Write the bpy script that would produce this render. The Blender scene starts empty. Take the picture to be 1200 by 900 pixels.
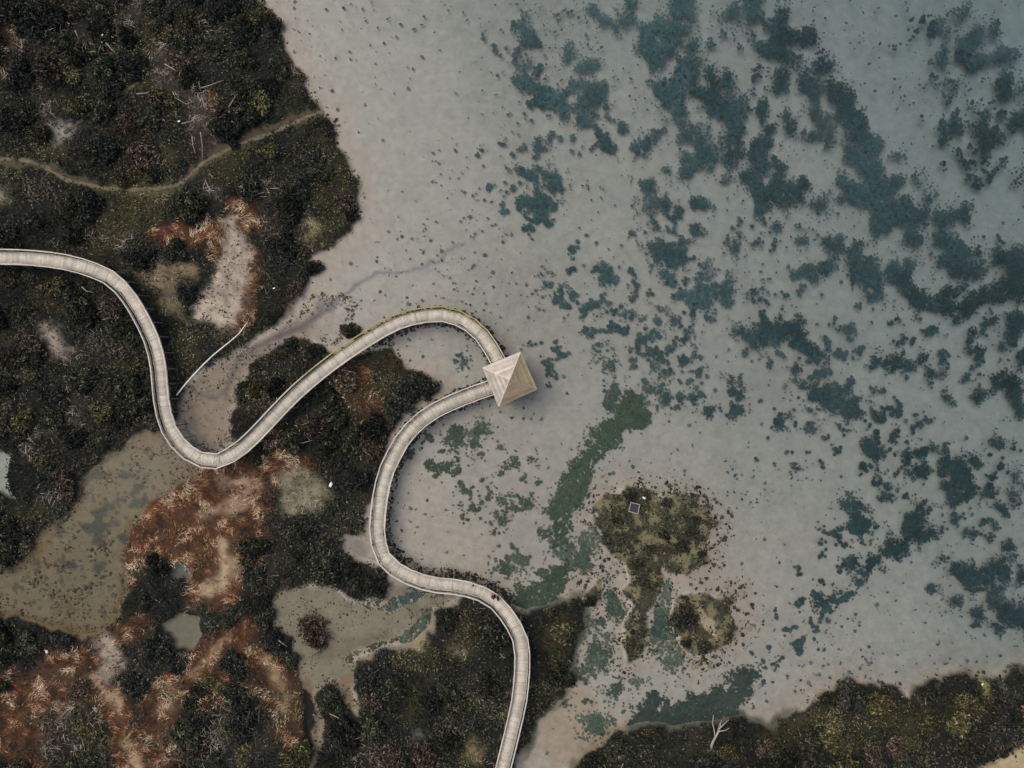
import bpy, math, random
import numpy as np
from mathutils import Vector, Matrix

# ------------------------------------------------------------------ camera, light, exposure
sc = bpy.context.scene
H = 80.0                                   # drone height; 1 photo pixel = 0.1 m on the ground
cam_d = bpy.data.cameras.new('camera'); cam = bpy.data.objects.new('camera', cam_d)
sc.collection.objects.link(cam); sc.camera = cam
cam.location = (0, 0, H); cam.rotation_euler = (0, 0, 0)
cam_d.sensor_width = 36.0; cam_d.lens = 36.0 * H / 120.0
cam_d.clip_start = 0.5; cam_d.clip_end = 9000.0

SUN_EL, SUN_AZ = math.radians(58), math.radians(300)     # azimuth clockwise from +Y (north-west)
world = bpy.data.worlds.new('World'); sc.world = world; world.use_nodes = True
wn = world.node_tree; bg = wn.nodes['Background']
sky = wn.nodes.new('ShaderNodeTexSky'); sky.sky_type = 'NISHITA'; sky.sun_disc = False
sky.sun_elevation = SUN_EL; sky.sun_rotation = SUN_AZ
sky.air_density = 1.0; sky.dust_density = 4.0; sky.ozone_density = 1.0
wn.links.new(sky.outputs[0], bg.inputs[0]); bg.inputs[1].default_value = 0.10
sun_d = bpy.data.lights.new('sun', 'SUN'); sun_d.energy = 0.75; sun_d.angle = math.radians(50)
sun_d.color = (1.0, 0.95, 0.88)
sun = bpy.data.objects.new('sun', sun_d); sc.collection.objects.link(sun)
sdir = Vector((math.sin(SUN_AZ) * math.cos(SUN_EL), math.cos(SUN_AZ) * math.cos(SUN_EL), math.sin(SUN_EL)))
sun.rotation_euler = sdir.to_track_quat('Z', 'Y').to_euler()
sun.location = sdir * 150
sc.view_settings.view_transform = 'Standard'; sc.view_settings.look = 'None'
sc.view_settings.exposure = 0.40; sc.view_settings.gamma = 1.0
sc.view_settings.use_curve_mapping = False
sc.cycles.transparent_max_bounces = 8
sc.cycles.max_bounces = 6

rng = np.random.default_rng(7); random.seed(7)
col = sc.collection

# ------------------------------------------------------------------ helpers
def W(px, py, z=0.0):
    """world point at height z that stands over photo pixel px, py"""
    k = (H - z) / H
    return Vector(((px - 600) * 0.1 * k, (450 - py) * 0.1 * k, z))

def C(r, g, b, k=1.0):
    f = lambda c: (c / 255 / 12.92) if c <= 10.3 else ((c / 255 + 0.055) / 1.055) ** 2.4
    return np.array([f(r) * k, f(g) * k, f(b) * k])

_tab = np.random.default_rng(11).random((256, 256)).astype(np.float32)
def vnoise(x, y, seed=0):
    x = x + seed * 37.13; y = y + seed * 91.7
    xi = np.floor(x).astype(np.int64); yi = np.floor(y).astype(np.int64)
    fx = (x - xi); fy = (y - yi); fx = fx * fx * (3 - 2 * fx); fy = fy * fy * (3 - 2 * fy)
    a = _tab[yi & 255, xi & 255]; b = _tab[yi & 255, (xi + 1) & 255]
    c = _tab[(yi + 1) & 255, xi & 255]; d = _tab[(yi + 1) & 255, (xi + 1) & 255]
    return (a + (b - a) * fx) * (1 - fy) + (c + (d - c) * fx) * fy
def fbm(x, y, scale, seed=0, octv=4):
    """-1..1 fractal noise"""
    v = 0; a = 1; t = 0
    for i in range(octv):
        v = v + a * vnoise(x / scale * 2 ** i, y / scale * 2 ** i, seed + i * 3); t += a; a *= 0.55
    return (v / t - 0.5) * 2
def sstep(a, b, x):
    t = np.clip((x - a) / (b - a), 0, 1); return t * t * (3 - 2 * t)

def link(o, parent=None):
    col.objects.link(o)
    if parent is not None: o.parent = parent
    return o
def tag(o, label, cat, group=None, kind=None):
    if label: o['label'] = label
    if cat: o['category'] = cat
    if group: o['group'] = group
    if kind: o['kind'] = kind
    return o
def empty(name, loc, rz=0.0):
    o = bpy.data.objects.new(name, None); o.empty_display_size = 0.3
    o.location = loc; o.rotation_euler = (0, 0, rz); return link(o)

def npmesh(name, verts, faces, mat, colors=None, smooth=False):
    """verts (N,3), faces (M,4) or (M,3) arrays, colors (N,3)"""
    verts = np.asarray(verts, np.float32); faces = np.asarray(faces, np.int32)
    me = bpy.data.meshes.new(name); n = faces.shape[1]
    me.vertices.add(len(verts)); me.vertices.foreach_set('co', verts.ravel())
    me.loops.add(faces.size); me.loops.foreach_set('vertex_index', faces.ravel())
    me.polygons.add(len(faces))
    me.polygons.foreach_set('loop_start', np.arange(0, faces.size, n, dtype=np.int32))
    if smooth: me.polygons.foreach_set('use_smooth', np.ones(len(faces), bool))
    if colors is not None:
        at = me.attributes.new('Col', 'FLOAT_COLOR', 'POINT')
        c4 = np.ones((len(verts), 4), np.float32); c4[:, :colors.shape[1]] = colors
        at.data.foreach_set('color', c4.ravel())
    me.update(calc_edges=True); me.validate()
    if mat: me.materials.append(mat)
    return me
def npobj(name, verts, faces, mat, colors=None, parent=None, smooth=False):
    return link(bpy.data.objects.new(name, npmesh(name, verts, faces, mat, colors, smooth)), parent)

def quads(c, u, v, taper=1.0):
    """c centre, u half-length, v half-width -> verts, faces"""
    n = len(c); P = np.empty((n, 4, 3), np.float32)
    P[:, 0] = c - u - v; P[:, 1] = c - u + v; P[:, 2] = c + u + v * taper; P[:, 3] = c + u - v * taper
    return P.reshape(-1, 3), np.arange(n * 4, dtype=np.int32).reshape(n, 4)

class MB:
    """collects boxes, bars and tubes for ONE mesh"""
    def __init__(s): s.v = []; s.f = []; s.c = []; s.cur = (1, 1, 1)
    def add(s, vs, fs, c=None):
        b = len(s.v); s.v += [tuple(p) for p in vs]; s.f += [tuple(b + i for i in f) for f in fs]
        s.c += [tuple(c if c is not None else s.cur)] * len(vs)
    def bar(s, a, b, w, h, c=None, up=Vector((0, 0, 1))):
        a = Vector(a); b = Vector(b); d = (b - a).normalized()
        x = d.cross(up)
        if x.length < 1e-4: x = d.cross(Vector((0, 1, 0)))
        x.normalize(); y = x.cross(d)
        vs = [p + x * sx * w / 2 + y * sy * h / 2 for p in (a, b) for sx, sy in ((-1, -1), (1, -1), (1, 1), (-1, 1))]
        s.add(vs, [(3, 2, 1, 0), (4, 5, 6, 7), (0, 1, 5, 4), (1, 2, 6, 5), (2, 3, 7, 6), (3, 0, 4, 7)], c)
    def tube(s, pts, rad, n=7, c=None):
        pts = [Vector(p) for p in pts]; rings = []
        for i, p in enumerate(pts):
            d = (pts[min(i + 1, len(pts) - 1)] - pts[max(i - 1, 0)]).normalized()
            x = d.cross(Vector((0, 0, 1)))
            if x.length < 1e-3: x = d.cross(Vector((0, 1, 0)))
            x.normalize(); y = x.cross(d); r = rad[i] if hasattr(rad, '__len__') else rad
            rings.append([p + (x * math.cos(t) + y * math.sin(t)) * r for t in [2 * math.pi * k / n for k in range(n)]])
        vs = [v for r in rings for v in r]; fs = []
        for i in range(len(pts) - 1):
            for k in range(n):
                fs.append((i * n + k, i * n + (k + 1) % n, (i + 1) * n + (k + 1) % n, (i + 1) * n + k))
        fs.append(tuple(range(n))[::-1]); fs.append(tuple((len(pts) - 1) * n + k for k in range(n)))
        s.add(vs, fs, c)
    def ellipsoid(s, c0, r, n=12, m=8, c=None, rot=None):
        vs = []; fs = []
        for j in range(m + 1):
            ph = math.pi * j / m
            for i in range(n):
                t = 2 * math.pi * i / n
                p = Vector((math.cos(t) * math.sin(ph) * r[0], math.sin(t) * math.sin(ph) * r[1], math.cos(ph) * r[2]))
                if rot: p = rot @ p
                vs.append(p + Vector(c0))
        for j in range(m):
            for i in range(n):
                fs.append((j * n + i, (j + 1) * n + i, (j + 1) * n + (i + 1) % n, j * n + (i + 1) % n))
        s.add(vs, fs, c)
    def build(s, name, mat, parent=None, smooth=False):
        me = bpy.data.meshes.new(name); me.from_pydata(s.v, [], s.f)
        at = me.attributes.new('Col', 'FLOAT_COLOR', 'POINT')
        at.data.foreach_set('color', np.array([(*c, 1) for c in s.c], np.float32).ravel())
        if smooth: me.polygons.foreach_set('use_smooth', np.ones(len(me.polygons), bool))
        me.update(); me.materials.append(mat)
        return link(bpy.data.objects.new(name, me), parent)

# ------------------------------------------------------------------ materials
def newmat(name):
    m = bpy.data.materials.new(name); m.use_nodes = True
    return m, m.node_tree, m.node_tree.nodes['Principled BSDF']
def colmat(name, rough=0.8, spec=0.2, noise=0.25, scale=3.0, bump=0.0, objrand=0.0, bscale=None, two=False):
    """Principled with the mesh colour attribute, broken up by noise"""
    m, nt, p = newmat(name); N = nt.nodes; L = nt.links
    a = N.new('ShaderNodeAttribute'); a.attribute_name = 'Col'
    tc = N.new('ShaderNodeTexCoord')
    nz = N.new('ShaderNodeTexNoise'); nz.inputs['Scale'].default_value = scale; nz.inputs['Detail'].default_value = 6
    nz.inputs['Roughness'].default_value = 0.65
    L.new(tc.outputs['Object'], nz.inputs['Vector'])
    mr = N.new('ShaderNodeMapRange'); mr.inputs[1].default_value = 0.25; mr.inputs[2].default_value = 0.75
    mr.inputs[3].default_value = 1 - noise; mr.inputs[4].default_value = 1 + noise
    L.new(nz.outputs[0], mr.inputs[0])
    mx = N.new('ShaderNodeVectorMath'); mx.operation = 'SCALE'
    L.new(a.outputs['Color'], mx.inputs[0]); L.new(mr.outputs[0], mx.inputs['Scale'])
    out = mx.outputs[0]
    if objrand:
        oi = N.new('ShaderNodeObjectInfo'); r2 = N.new('ShaderNodeMapRange')
        r2.inputs[3].default_value = 1 - objrand; r2.inputs[4].default_value = 1 + objrand
        L.new(oi.outputs['Random'], r2.inputs[0])
        m2 = N.new('ShaderNodeVectorMath'); m2.operation = 'SCALE'
        L.new(out, m2.inputs[0]); L.new(r2.outputs[0], m2.inputs['Scale']); out = m2.outputs[0]
    L.new(out, p.inputs['Base Color'])
    p.inputs['Roughness'].default_value = rough; p.inputs['Specular IOR Level'].default_value = spec
    if bump:
        b = N.new('ShaderNodeBump'); b.inputs['Strength'].default_value = bump; b.inputs['Distance'].default_value = 0.05
        n2 = N.new('ShaderNodeTexNoise'); n2.inputs['Scale'].default_value = bscale or scale * 3; n2.inputs['Detail'].default_value = 5
        L.new(tc.outputs['Object'], n2.inputs['Vector']); L.new(n2.outputs[0], b.inputs['Height'])
        L.new(b.outputs[0], p.inputs['Normal'])
    return m
M_ground = colmat('ground', 0.95, 0.1, 0.16, 1.3, 0.5, bscale=6)
M_leaf = colmat('leaf', 0.85, 0.08, 0.3, 2.0, objrand=0.42)
M_cover = colmat('cover', 0.9, 0.08, 0.25, 1.2)
M_weed = colmat('weed', 0.95, 0.03, 0.22, 1.8, 0.25, bscale=5)
M_wood = colmat('wood', 0.8, 0.15, 0.18, 1.5)
M_paint = colmat('paint', 0.6, 0.2, 0.08, 4.0)
M_roof = colmat('roof', 0.85, 0.1, 0.26, 1.1)
M_cloth = colmat('cloth', 0.9, 0.1, 0.12, 6.0)

_n = M_weed.node_tree; _t = _n.nodes.new('ShaderNodeBsdfTransparent'); _m = _n.nodes.new('ShaderNodeMixShader')
_a = [q for q in _n.nodes if q.type == 'ATTRIBUTE'][0]; _o = [q for q in _n.nodes if q.type == 'OUTPUT_MATERIAL'][0]
_n.links.new(_a.outputs['Alpha'], _m.inputs[0]); _n.links.new(_t.outputs[0], _m.inputs[1])
_n.links.new(_n.nodes['Principled BSDF'].outputs[0], _m.inputs[2]); _n.links.new(_m.outputs[0], _o.inputs['Surface'])
mw = bpy.data.materials.new('water'); mw.use_nodes = True; nt = mw.node_tree; nt.nodes.clear()
out = nt.nodes.new('ShaderNodeOutputMaterial'); tr = nt.nodes.new('ShaderNodeBsdfTransparent')
gl = nt.nodes.new('ShaderNodeBsdfGlossy'); gl.inputs['Roughness'].default_value = 0.12
fr = nt.nodes.new('ShaderNodeFresnel'); fr.inputs['IOR'].default_value = 1.33
mx = nt.nodes.new('ShaderNodeMixShader'); va = nt.nodes.new('ShaderNodeVolumeAbsorption')
va.inputs['Color'].default_value = (0.01, 0.45, 0.63, 1); va.inputs['Density'].default_value = 0.25
nt.links.new(fr.outputs[0], mx.inputs[0]); nt.links.new(tr.outputs[0], mx.inputs[1]); nt.links.new(gl.outputs[0], mx.inputs[2])
nt.links.new(mx.outputs[0], out.inputs['Surface']); nt.links.new(va.outputs[0], out.inputs['Volume'])
bmp = nt.nodes.new('ShaderNodeBump'); bmp.inputs['Strength'].default_value = 0.15; bmp.inputs['Distance'].default_value = 0.02
wnz = nt.nodes.new('ShaderNodeTexNoise'); wnz.inputs['Scale'].default_value = 2.5; wnz.inputs['Detail'].default_value = 4
wtc = nt.nodes.new('ShaderNodeTexCoord'); nt.links.new(wtc.outputs['Object'], wnz.inputs['Vector'])
nt.links.new(wnz.outputs[0], bmp.inputs['Height']); nt.links.new(bmp.outputs[0], gl.inputs['Normal'])
M_water = mw

# ------------------------------------------------------------------ maps of the ground cover (photo pixels, 2 px cells)
X0, Y0, ST = -220.0, -190.0, 2.0
NX, NY = 821, 641
gx = X0 + ST * np.arange(NX); gy = Y0 + ST * np.arange(NY)
PX, PY = np.meshgrid(gx, gy)
WX = PX + 9 * fbm(PX, PY, 60, 1, 3) + 8 * fbm(PX, PY, 16, 2, 4)
WY = PY + 9 * fbm(PX, PY, 60, 5, 3) + 8 * fbm(PX, PY, 16, 6, 4)

def poly(pts, pad=40.0):
    """signed distance (px, + inside) to a polygon, with ragged edges"""
    pts = np.array(pts, float); S = np.full(PX.shape, -pad)
    i0 = max(0, int((pts[:, 0].min() - pad - 14 - X0) / ST)); i1 = min(NX, int((pts[:, 0].max() + pad + 14 - X0) / ST) + 2)
    j0 = max(0, int((pts[:, 1].min() - pad - 14 - Y0) / ST)); j1 = min(NY, int((pts[:, 1].max() + pad + 14 - Y0) / ST) + 2)
    x = WX[j0:j1, i0:i1]; y = WY[j0:j1, i0:i1]
    d2 = np.full(x.shape, 1e9); ins = np.zeros(x.shape, bool); q = np.roll(pts, -1, 0)
    for (ax, ay), (bx, by) in zip(pts, q):
        ex, ey = bx - ax, by - ay; l2 = ex * ex + ey * ey + 1e-9
        t = np.clip(((x - ax) * ex + (y - ay) * ey) / l2, 0, 1)
        d2 = np.minimum(d2, (x - ax - t * ex) ** 2 + (y - ay - t * ey) ** 2)
        if ay != by:
            ins ^= ((ay > y) != (by > y)) & (x < ex * (y - ay) / (by - ay) + ax)
    d = np.sqrt(d2); S[j0:j1, i0:i1] = np.where(ins, d, -d)
    return np.maximum(S, -pad)
def chain(pts, pad=40.0, warp=True):
    """signed distance to a chain of discs (x, y, r)"""
    S = np.full(PX.shape, -pad); a = np.array(pts, float)
    i0 = max(0, int((a[:, 0].min() - pad - 60 - X0) / ST)); i1 = min(NX, int((a[:, 0].max() + pad + 60 - X0) / ST) + 2)
    j0 = max(0, int((a[:, 1].min() - pad - 60 - Y0) / ST)); j1 = min(NY, int((a[:, 1].max() + pad + 60 - Y0) / ST) + 2)
    x = (WX if warp else PX)[j0:j1, i0:i1]; y = (WY if warp else PY)[j0:j1, i0:i1]
    s = np.full(x.shape, -pad)
    if len(a) == 1: a = np.vstack([a, a + [[0.01, 0, 0]]])
    for (ax, ay, ar), (bx, by, br) in zip(a[:-1], a[1:]):
        ex, ey = bx - ax, by - ay; l2 = ex * ex + ey * ey + 1e-9
        t = np.clip(((x - ax) * ex + (y - ay) * ey) / l2, 0, 1)
        s = np.maximum(s, ar + (br - ar) * t - np.hypot(x - ax - t * ex, y - ay - t * ey))
    S[j0:j1, i0:i1] = s
    return np.maximum(S, -pad)

P_HEAD = [(-300,-300),(270,-300),(285,-100),(303,0),(318,15),(335,48),(352,85),(366,112),(374,133),(383,145),(395,175),(408,200),
          (416,228),(420,255),(415,272),(400,285),(385,294),(370,300),(364,330),(350,345),(335,362),(318,380),(300,390),(285,403),
          (255,425),(225,435),(212,455),(205,490),(190,503),(150,520),(120,540),(95,560),(85,590),(60,615),(48,642),(28,660),(-20,662),(-300,670)]
P_BLOCK = [(225,552),(248,549),(270,540),(282,520),(270,508),(268,490),(276,462),(290,430),(315,410),(340,398),(362,397),(380,412),(400,420),
           (430,410),(455,408),(470,430),(500,440),(512,452),(508,465),(480,480),(468,495),(455,522),(440,565),(430,600),(428,620),(405,625),(400,645),(420,655),
           (450,668),(452,690),(432,702),(400,690),(360,682),(330,688),(313,716),(322,735),(343,745),(350,770),(352,800),(366,815),(368,850),(362,900),(360,1000),
           (340,1300),(-300,1300),(-300,715),(20,728),(60,742),(100,750),(125,737),(145,717),(150,690),(150,650),(160,615),(180,590),(205,570)]
P_SOUTH = [(362,1300),(366,900),(378,870),(378,842),(370,815),(382,800),(400,806),(412,828),(424,838),(426,815),(418,792),(424,775),(450,762),(480,760),
           (512,742),(515,715),(545,703),(585,704),(612,720),(645,707),(680,704),(676,740),(668,768),(656,788),(658,808),(645,832),(625,848),(612,880),
           (600,915),(560,1000),(540,1300)]
P_SE = [(640,1300),(660,920),(690,876),(740,857),(800,851),(850,845),(885,848),(905,860),(915,842),(940,826),(960,811),(990,797),(1012,797),(1045,808),
        (1064,824),(1074,809),(1100,797),(1130,790),(1146,797),(1170,795),(1186,784),(1200,781),(1280,760),(1500,720),(1500,800),(1290,840),(1200,872),(1165,888),
        (1130,900),(1060,940),(960,1010),(900,1300)]
P_I1 = [(697,590),(715,579),(735,573),(754,574),(770,586),(800,585),(825,597),(836,614),(820,633),(826,660),(800,671),(780,674),(776,692),(762,720),
        (766,742),(750,770),(740,776),(730,750),(736,738),(745,718),(738,690),(735,660),(724,650),(710,628),(698,608)]
P_I2 = [(789,722),(800,696),(830,689),(860,703),(867,735),(850,754),(815,771),(795,757)]
P_I3 = [(688,690),(703,682),(706,695),(700,712),(684,712)]
S_land = np.maximum.reduce([poly(p) for p in (P_HEAD, P_BLOCK, P_SOUTH, P_SE)])
S_isl = np.maximum.reduce([poly(p) for p in (P_I1, P_I2, P_I3)]) + 5 * fbm(PX, PY, 15, 47, 4) - 1
S_main = S_land.copy(); S_land = np.maximum(S_land, S_isl)
S_pond = poly([(175,503),(195,508),(215,530),(236,550),(205,570),(180,590),(160,615),(150,650),(150,690),(145,715),(125,735),(100,748),(60,740),(20,726),
               (-60,712),(-60,664),(28,662),(48,642),(60,615),(85,590),(95,560),(120,540),(150,520)])
S_pool = np.maximum.reduce([poly([(188,730),(214,717),(232,721),(237,740),(226,758),(212,763),(200,746)]),
    chain([(217,668,8),(219,672,6)]), poly([(-60,518),(0,521),(14,530),(15,560),(18,578),(24,592),(5,577),(-60,580)])])
S_chan = np.maximum(poly([(215,500),(213,470),(225,447),(255,430),(290,405),(330,385),(365,350),(400,350),(420,352),(400,395),(370,392),(340,396),(312,408),(288,430),(276,455),
                (268,480),(268,505),(250,528),(232,522)]), -40)
land = sstep(-1.5, 1.5, S_land)

# --- ground colour and densities of the plant kinds
A = 1.42                                   # display -> albedo
SAND = C(148, 145, 135, A)
R = np.empty(PX.shape + (3,)); R[:] = SAND
def paint(mask, c): 
    global R
    R = R * (1 - mask[..., None]) + np.asarray(c) * mask[..., None]
n1 = fbm(PX, PY, 180, 21, 4); n2 = fbm(PX, PY, 40, 23, 4); n3 = fbm(PX, PY, 10, 25, 3)
paint(sstep(0.0, 0.6, n1) * 0.4, C(142, 136, 124, A)); paint(sstep(0.0, 0.6, n2) * 0.35, C(137, 132, 118, A)); paint(sstep(0.05, .5, fbm(PX, PY, 90, 27, 5)) * .3, C(156, 150, 138, A))
# warm firm sand along the headland shore, tan mud in the creek
paint(sstep(-40, -5, np.maximum(S_land, -39.9)) * 0.45, C(150, 134, 118, A))
rim = sstep(-9, -1,np.maximum(S_land, -39.9)) * sstep(-.35, .25, fbm(PX, PY, 26, 59, 4)) * (S_isl < -20) * sstep(560, 640, PX + .9 * np.maximum(0, PY - 650))
paint(rim * .5, C(92, 87, 74, A)); paint(sstep(-5, -1, S_land) * (S_isl < -20) * .6, C(80, 75, 62, A))
paint(sstep(-12, -4, np.maximum(S_main, -39.9)) * sstep(600, 630, PX) * sstep(660, 690, PY) * sstep(960, 900, PX) * .85, C(58, 62, 50, A))
paint(sstep(-6, 8, S_chan) * sstep(425, 330, PX) * 0.85, C(116, 104, 87, A)); paint(sstep(-6, 8, S_chan) * sstep(-.1, .5, fbm(PX, PY, 18, 72, 4)) * .4 * sstep(425, 330, PX), C(112, 98, 82, A))
paint(sstep(-1, 4, chain([(232,440,4),(250,462,4),(265,455,4),(285,425,5),(320,400,7),(350,380,10),(385,352,6)])) * 0.5, C(102, 92, 86, A))
paint(sstep(-1.5, 1.5, chain([(222,452,2.5),(233,462,2.5),(253,467,2.5),(267,455,2.5),(275,433,2.5),(278,420,2.5),(290,413,2.5),(300,406,3),(330,393,3),(352,384,3),(375,368,3),(390,355,3)], 40, False)) * .75, C(86, 80, 78, A))
paint(sstep(-2, 1.5, chain([(385,358,3.2),(412,342,2.4),(440,325,1.9),(470,317,1.6),(505,307,1.5),(520,296,1.2),(535,289,1),(548,282,.6)])) * 0.8, C(104, 102, 104, A))
paint(sstep(-14, 6, chain([(650,800,14),(680,835,18),(660,870,22),(720,860,10)])) * 0.5, C(142, 126, 104, A))
# flats in the south
S_flat = poly([(315,718),(332,690),(362,684),(402,692),(430,705),(462,702),(500,696),(545,697),(520,706),(500,718),(488,738),(465,748),(440,752),(418,768),(418,795),(424,836),(404,804),(384,798),(368,812),(366,850),(372,880),(360,900),(358,860),(352,800),(350,770),(340,745),(320,735)])
S_flat = S_flat + 9 * fbm(PX, PY, 20, 69, 4); S_chan = S_chan + 4 * fbm(PX, PY, 14, 70, 4)
paint(sstep(-3, 5, S_flat) * 0.9, C(105, 100, 81, A))
paint(sstep(-3, 5, S_flat) * sstep(.05, .5, fbm(PX, PY, 18, 71, 4)) * 0.5, C(86, 82, 68, A))
paint(sstep(-3, 3, chain([(358,800,7),(368,840,7),(366,900,8)])) * .8, C(98, 82, 66, A))
paint(sstep(-3, 3, chain([(408,800,6),(414,825,6)])) * .8, C(112, 92, 68, A))
paint(sstep(-4, 3, chain([(375,775,8),(400,760,10),(430,745,6)])) * .5 , C(92, 84, 68, A))
paint(sstep(-4, 4, chain([(405,628,10),(418,640,14)])) * .7, C(118, 112, 102, A))
# murky pond bed
paint(sstep(-3, 4, S_pond), C(112, 104, 76, A))
paint(sstep(-3, 4, S_pond) * sstep(0.1, .6, n2 + .3 * n3) * 0.5, C(98, 82, 56, A))
paint(sstep(-3, 4, S_pond) * sstep(-30, 20, chain([(60,690,30),(110,715,25),(20,690,30)])) * .6, C(108, 92, 76, A))
paint(sstep(-3, 4, S_pond) * sstep(.25, .42, fbm(PX, PY, 26, 41, 4) + .5 * sstep(-40, 0, chain([(120,600,25),(105,640,20)])) - .25) * .75, C(58, 66, 56, A))
SOIL = C(33,34,30, A)
west = sstep(600, 540, PX)
_f = np.maximum(S_flat, S_chan); paint(sstep(-34, -14, _f) * (1 - sstep(-10, -4, _f)) * west * .8 * (PX < 350 + 250 * (PY > 600)), C(104, 96, 80, A))
paint(sstep(-16, -9, S_pond), C(84, 74, 54, A))
paint(sstep(-3, 4, S_pond), C(112, 102, 79, A)); paint(sstep(-3, 4, S_pond) * sstep(.0, .5, n2 + .5 * n3) * .55, C(98, 80, 54, A))
paint(sstep(-3, 4, S_pond) * sstep(14, 2, S_pond) * .6, C(94, 74, 48, A))
paint(sstep(-3, 4, S_pond) * sstep(.18, .42, fbm(PX, PY, 15, 41, 4) + .5 * sstep(-45, 5, chain([(140,560,12),(120,600,22),(105,640,20)])) - .32) * .8, C(56, 64, 56, A))
paint(sstep(-3, 4, S_pond) * sstep(.42, .5, fbm(PX, PY, 7, 43, 2)) * .6, C(60, 58, 46, A))
paint(land * (1 - sstep(-2, 2, S_pond)), SOIL); paint(sstep(-1, 3, S_pool) * (PX > 60), C(112, 108, 90, A)); paint(sstep(-1, 3, S_pool) * (PX < 60), C(130, 135, 122, A)); paint(sstep(-2, 3, chain([(217,668,9)])), C(96, 98, 86, A))
gap = sstep(-.02, .22, fbm(PX, PY, 11, 48, 4) + .16 * sstep(735, 790, PX + .25 * (640 - PY)) - .1 * sstep(12, 2, S_isl) - .02)
paint(sstep(-4, 1, S_isl), C(66, 64, 50, A)); paint(sstep(-2, 2, S_isl) * gap, C(106, 100, 74, A))

dark = land * (S_isl < 0); olive = np.zeros_like(land); rust = np.zeros_like(land); straw = np.zeros_like(land); grey = np.zeros_like(land)
def veg(m, k, arr, other=1.0):
    global dark, olive, rust, straw, grey
    m = m * land * k
    for a in (dark, olive, rust, straw, grey): a *= (1 - m * other)
    arr += m
# olive grass
for ch, k in (([(115,225,12),(150,235,26),(190,215,20),(200,185,10),(178,250,20),(135,270,18)], .85), ([(40,160,6),(55,175,11),(70,182,9)], .9),
              ([(182,20,8),(180,50,9),(165,95,12),(185,70,8)], .6), ([(378,165,8),(395,200,9),(404,235,10),(398,270,12),(372,288,10)], .55),
              ([(345,120,8),(355,150,8),(340,60,6)], .5), ([(370,215,10),(385,235,12)], .4), ([(275,190,14),(255,205,12),(290,180,8)], .6),
              ([(215,408,14),(225,418,10)], .95), ([(52,345,12),(72,355,8)], .6), ([(75,445,9),(70,455,7)], .6), ([(90,490,8),(95,515,8)], .5),
              ([(440,420,16),(465,450,18),(430,450,20)], .55), ([(480,472,10),(500,468,10)], .7), ([(470,770,16),(500,775,16)], .55), ([(488,826,13)], .8),
              ([(548,875,17),(556,878,12)], .95), ([(535,755,12),(555,735,14)], .6), ([(640,745,14),(655,735,14),(650,770,10)], .75), ([(545,815,8)], .7),
              ([(900,862,9),(925,848,10),(960,835,13),(1000,830,16),(1050,838,14),(1100,835,13),(1150,830,9)], .6), ([(955,838,12),(912,868,8)], .6),
              ([(815,868,8),(860,880,10),(780,880,8)], .35), ([(1060,850,14),(1000,850,14)], .35), ([(120,290,10),(105,300,5)], .6)):
    veg(sstep(-7, 6, chain(ch) + 6 * fbm(PX, PY, 20, 63, 4)), min(1, k * 1.2), olive, .9)
# pale bare / straw
S_straw = [(poly([(226,362),(240,340),(254,312),(266,285),(280,275),(294,290),(293,330),(287,362),(276,385),(255,379),(232,374)]), C(176,158,140,A)),
           (poly([(58,147),(72,139),(90,149),(82,161),(68,166)]), C(148,140,130,A)), (poly([(-10,218),(15,221),(11,233),(-10,236)]), C(140,128,112,A)),
           (poly([(45,378),(58,373),(70,390),(82,402),(80,416),(66,414),(50,396)]), C(146,132,118,A)),
           (chain([(262,262,8),(268,282,8)]), C(165,148,128,A)),
           (poly([(322,565),(345,546),(370,556),(386,576),(374,597),(345,602),(328,592)]), C(128,118,96,A)),
           (chain([(262,632,6),(270,660,8),(262,685,10),(245,690,7)]), C(178,150,120,A)), (chain([(245,600,8),(285,590,9),(300,570,8)]), C(150,120,98,A)),
           (chain([(125,752,8),(135,775,11),(120,790,9),(105,795,6)]), C(150,132,116,A)), (chain([(115,805,5),(132,820,6),(138,832,4)]), C(168,138,108,A)),
           (chain([(145,860,5),(155,875,6),(165,895,5)]), C(170,138,108,A)), (chain([(190,832,6),(205,815,6),(200,805,4)]), C(150,118,90,A)),
           (chain([(225,785,5),(245,768,6),(272,745,5)]), C(150,116,88,A)), (chain([(315,765,6),(322,790,5),(335,820,5),(338,830,4)]), C(142,116,88,A)),
           (chain([(285,562,8),(260,565,8)]), C(150,122,100,A)),
           (poly([(168,320),(190,307),(228,311),(230,325),(205,330),(209,360),(216,374),(200,366),(190,340),(172,331)]), C(118,102,80,A)),
           (chain([(365,258,6),(370,272,6),(362,285,4)]), C(120,108,80,A)), (chain([(490,755,6),(488,758,5)]), C(132,118,88,A)), (chain([(535,762,5),(538,760,5)]), C(132,114,88,A)), (chain([(548,872,9),(558,880,8)]), C(124,108,76,A)),
           (chain([(485,860,6),(490,864,5)]), C(98,98,94,A)), (chain([(1148,800,4),(1149,812,4)]), C(120,112,70,A))]
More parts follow.
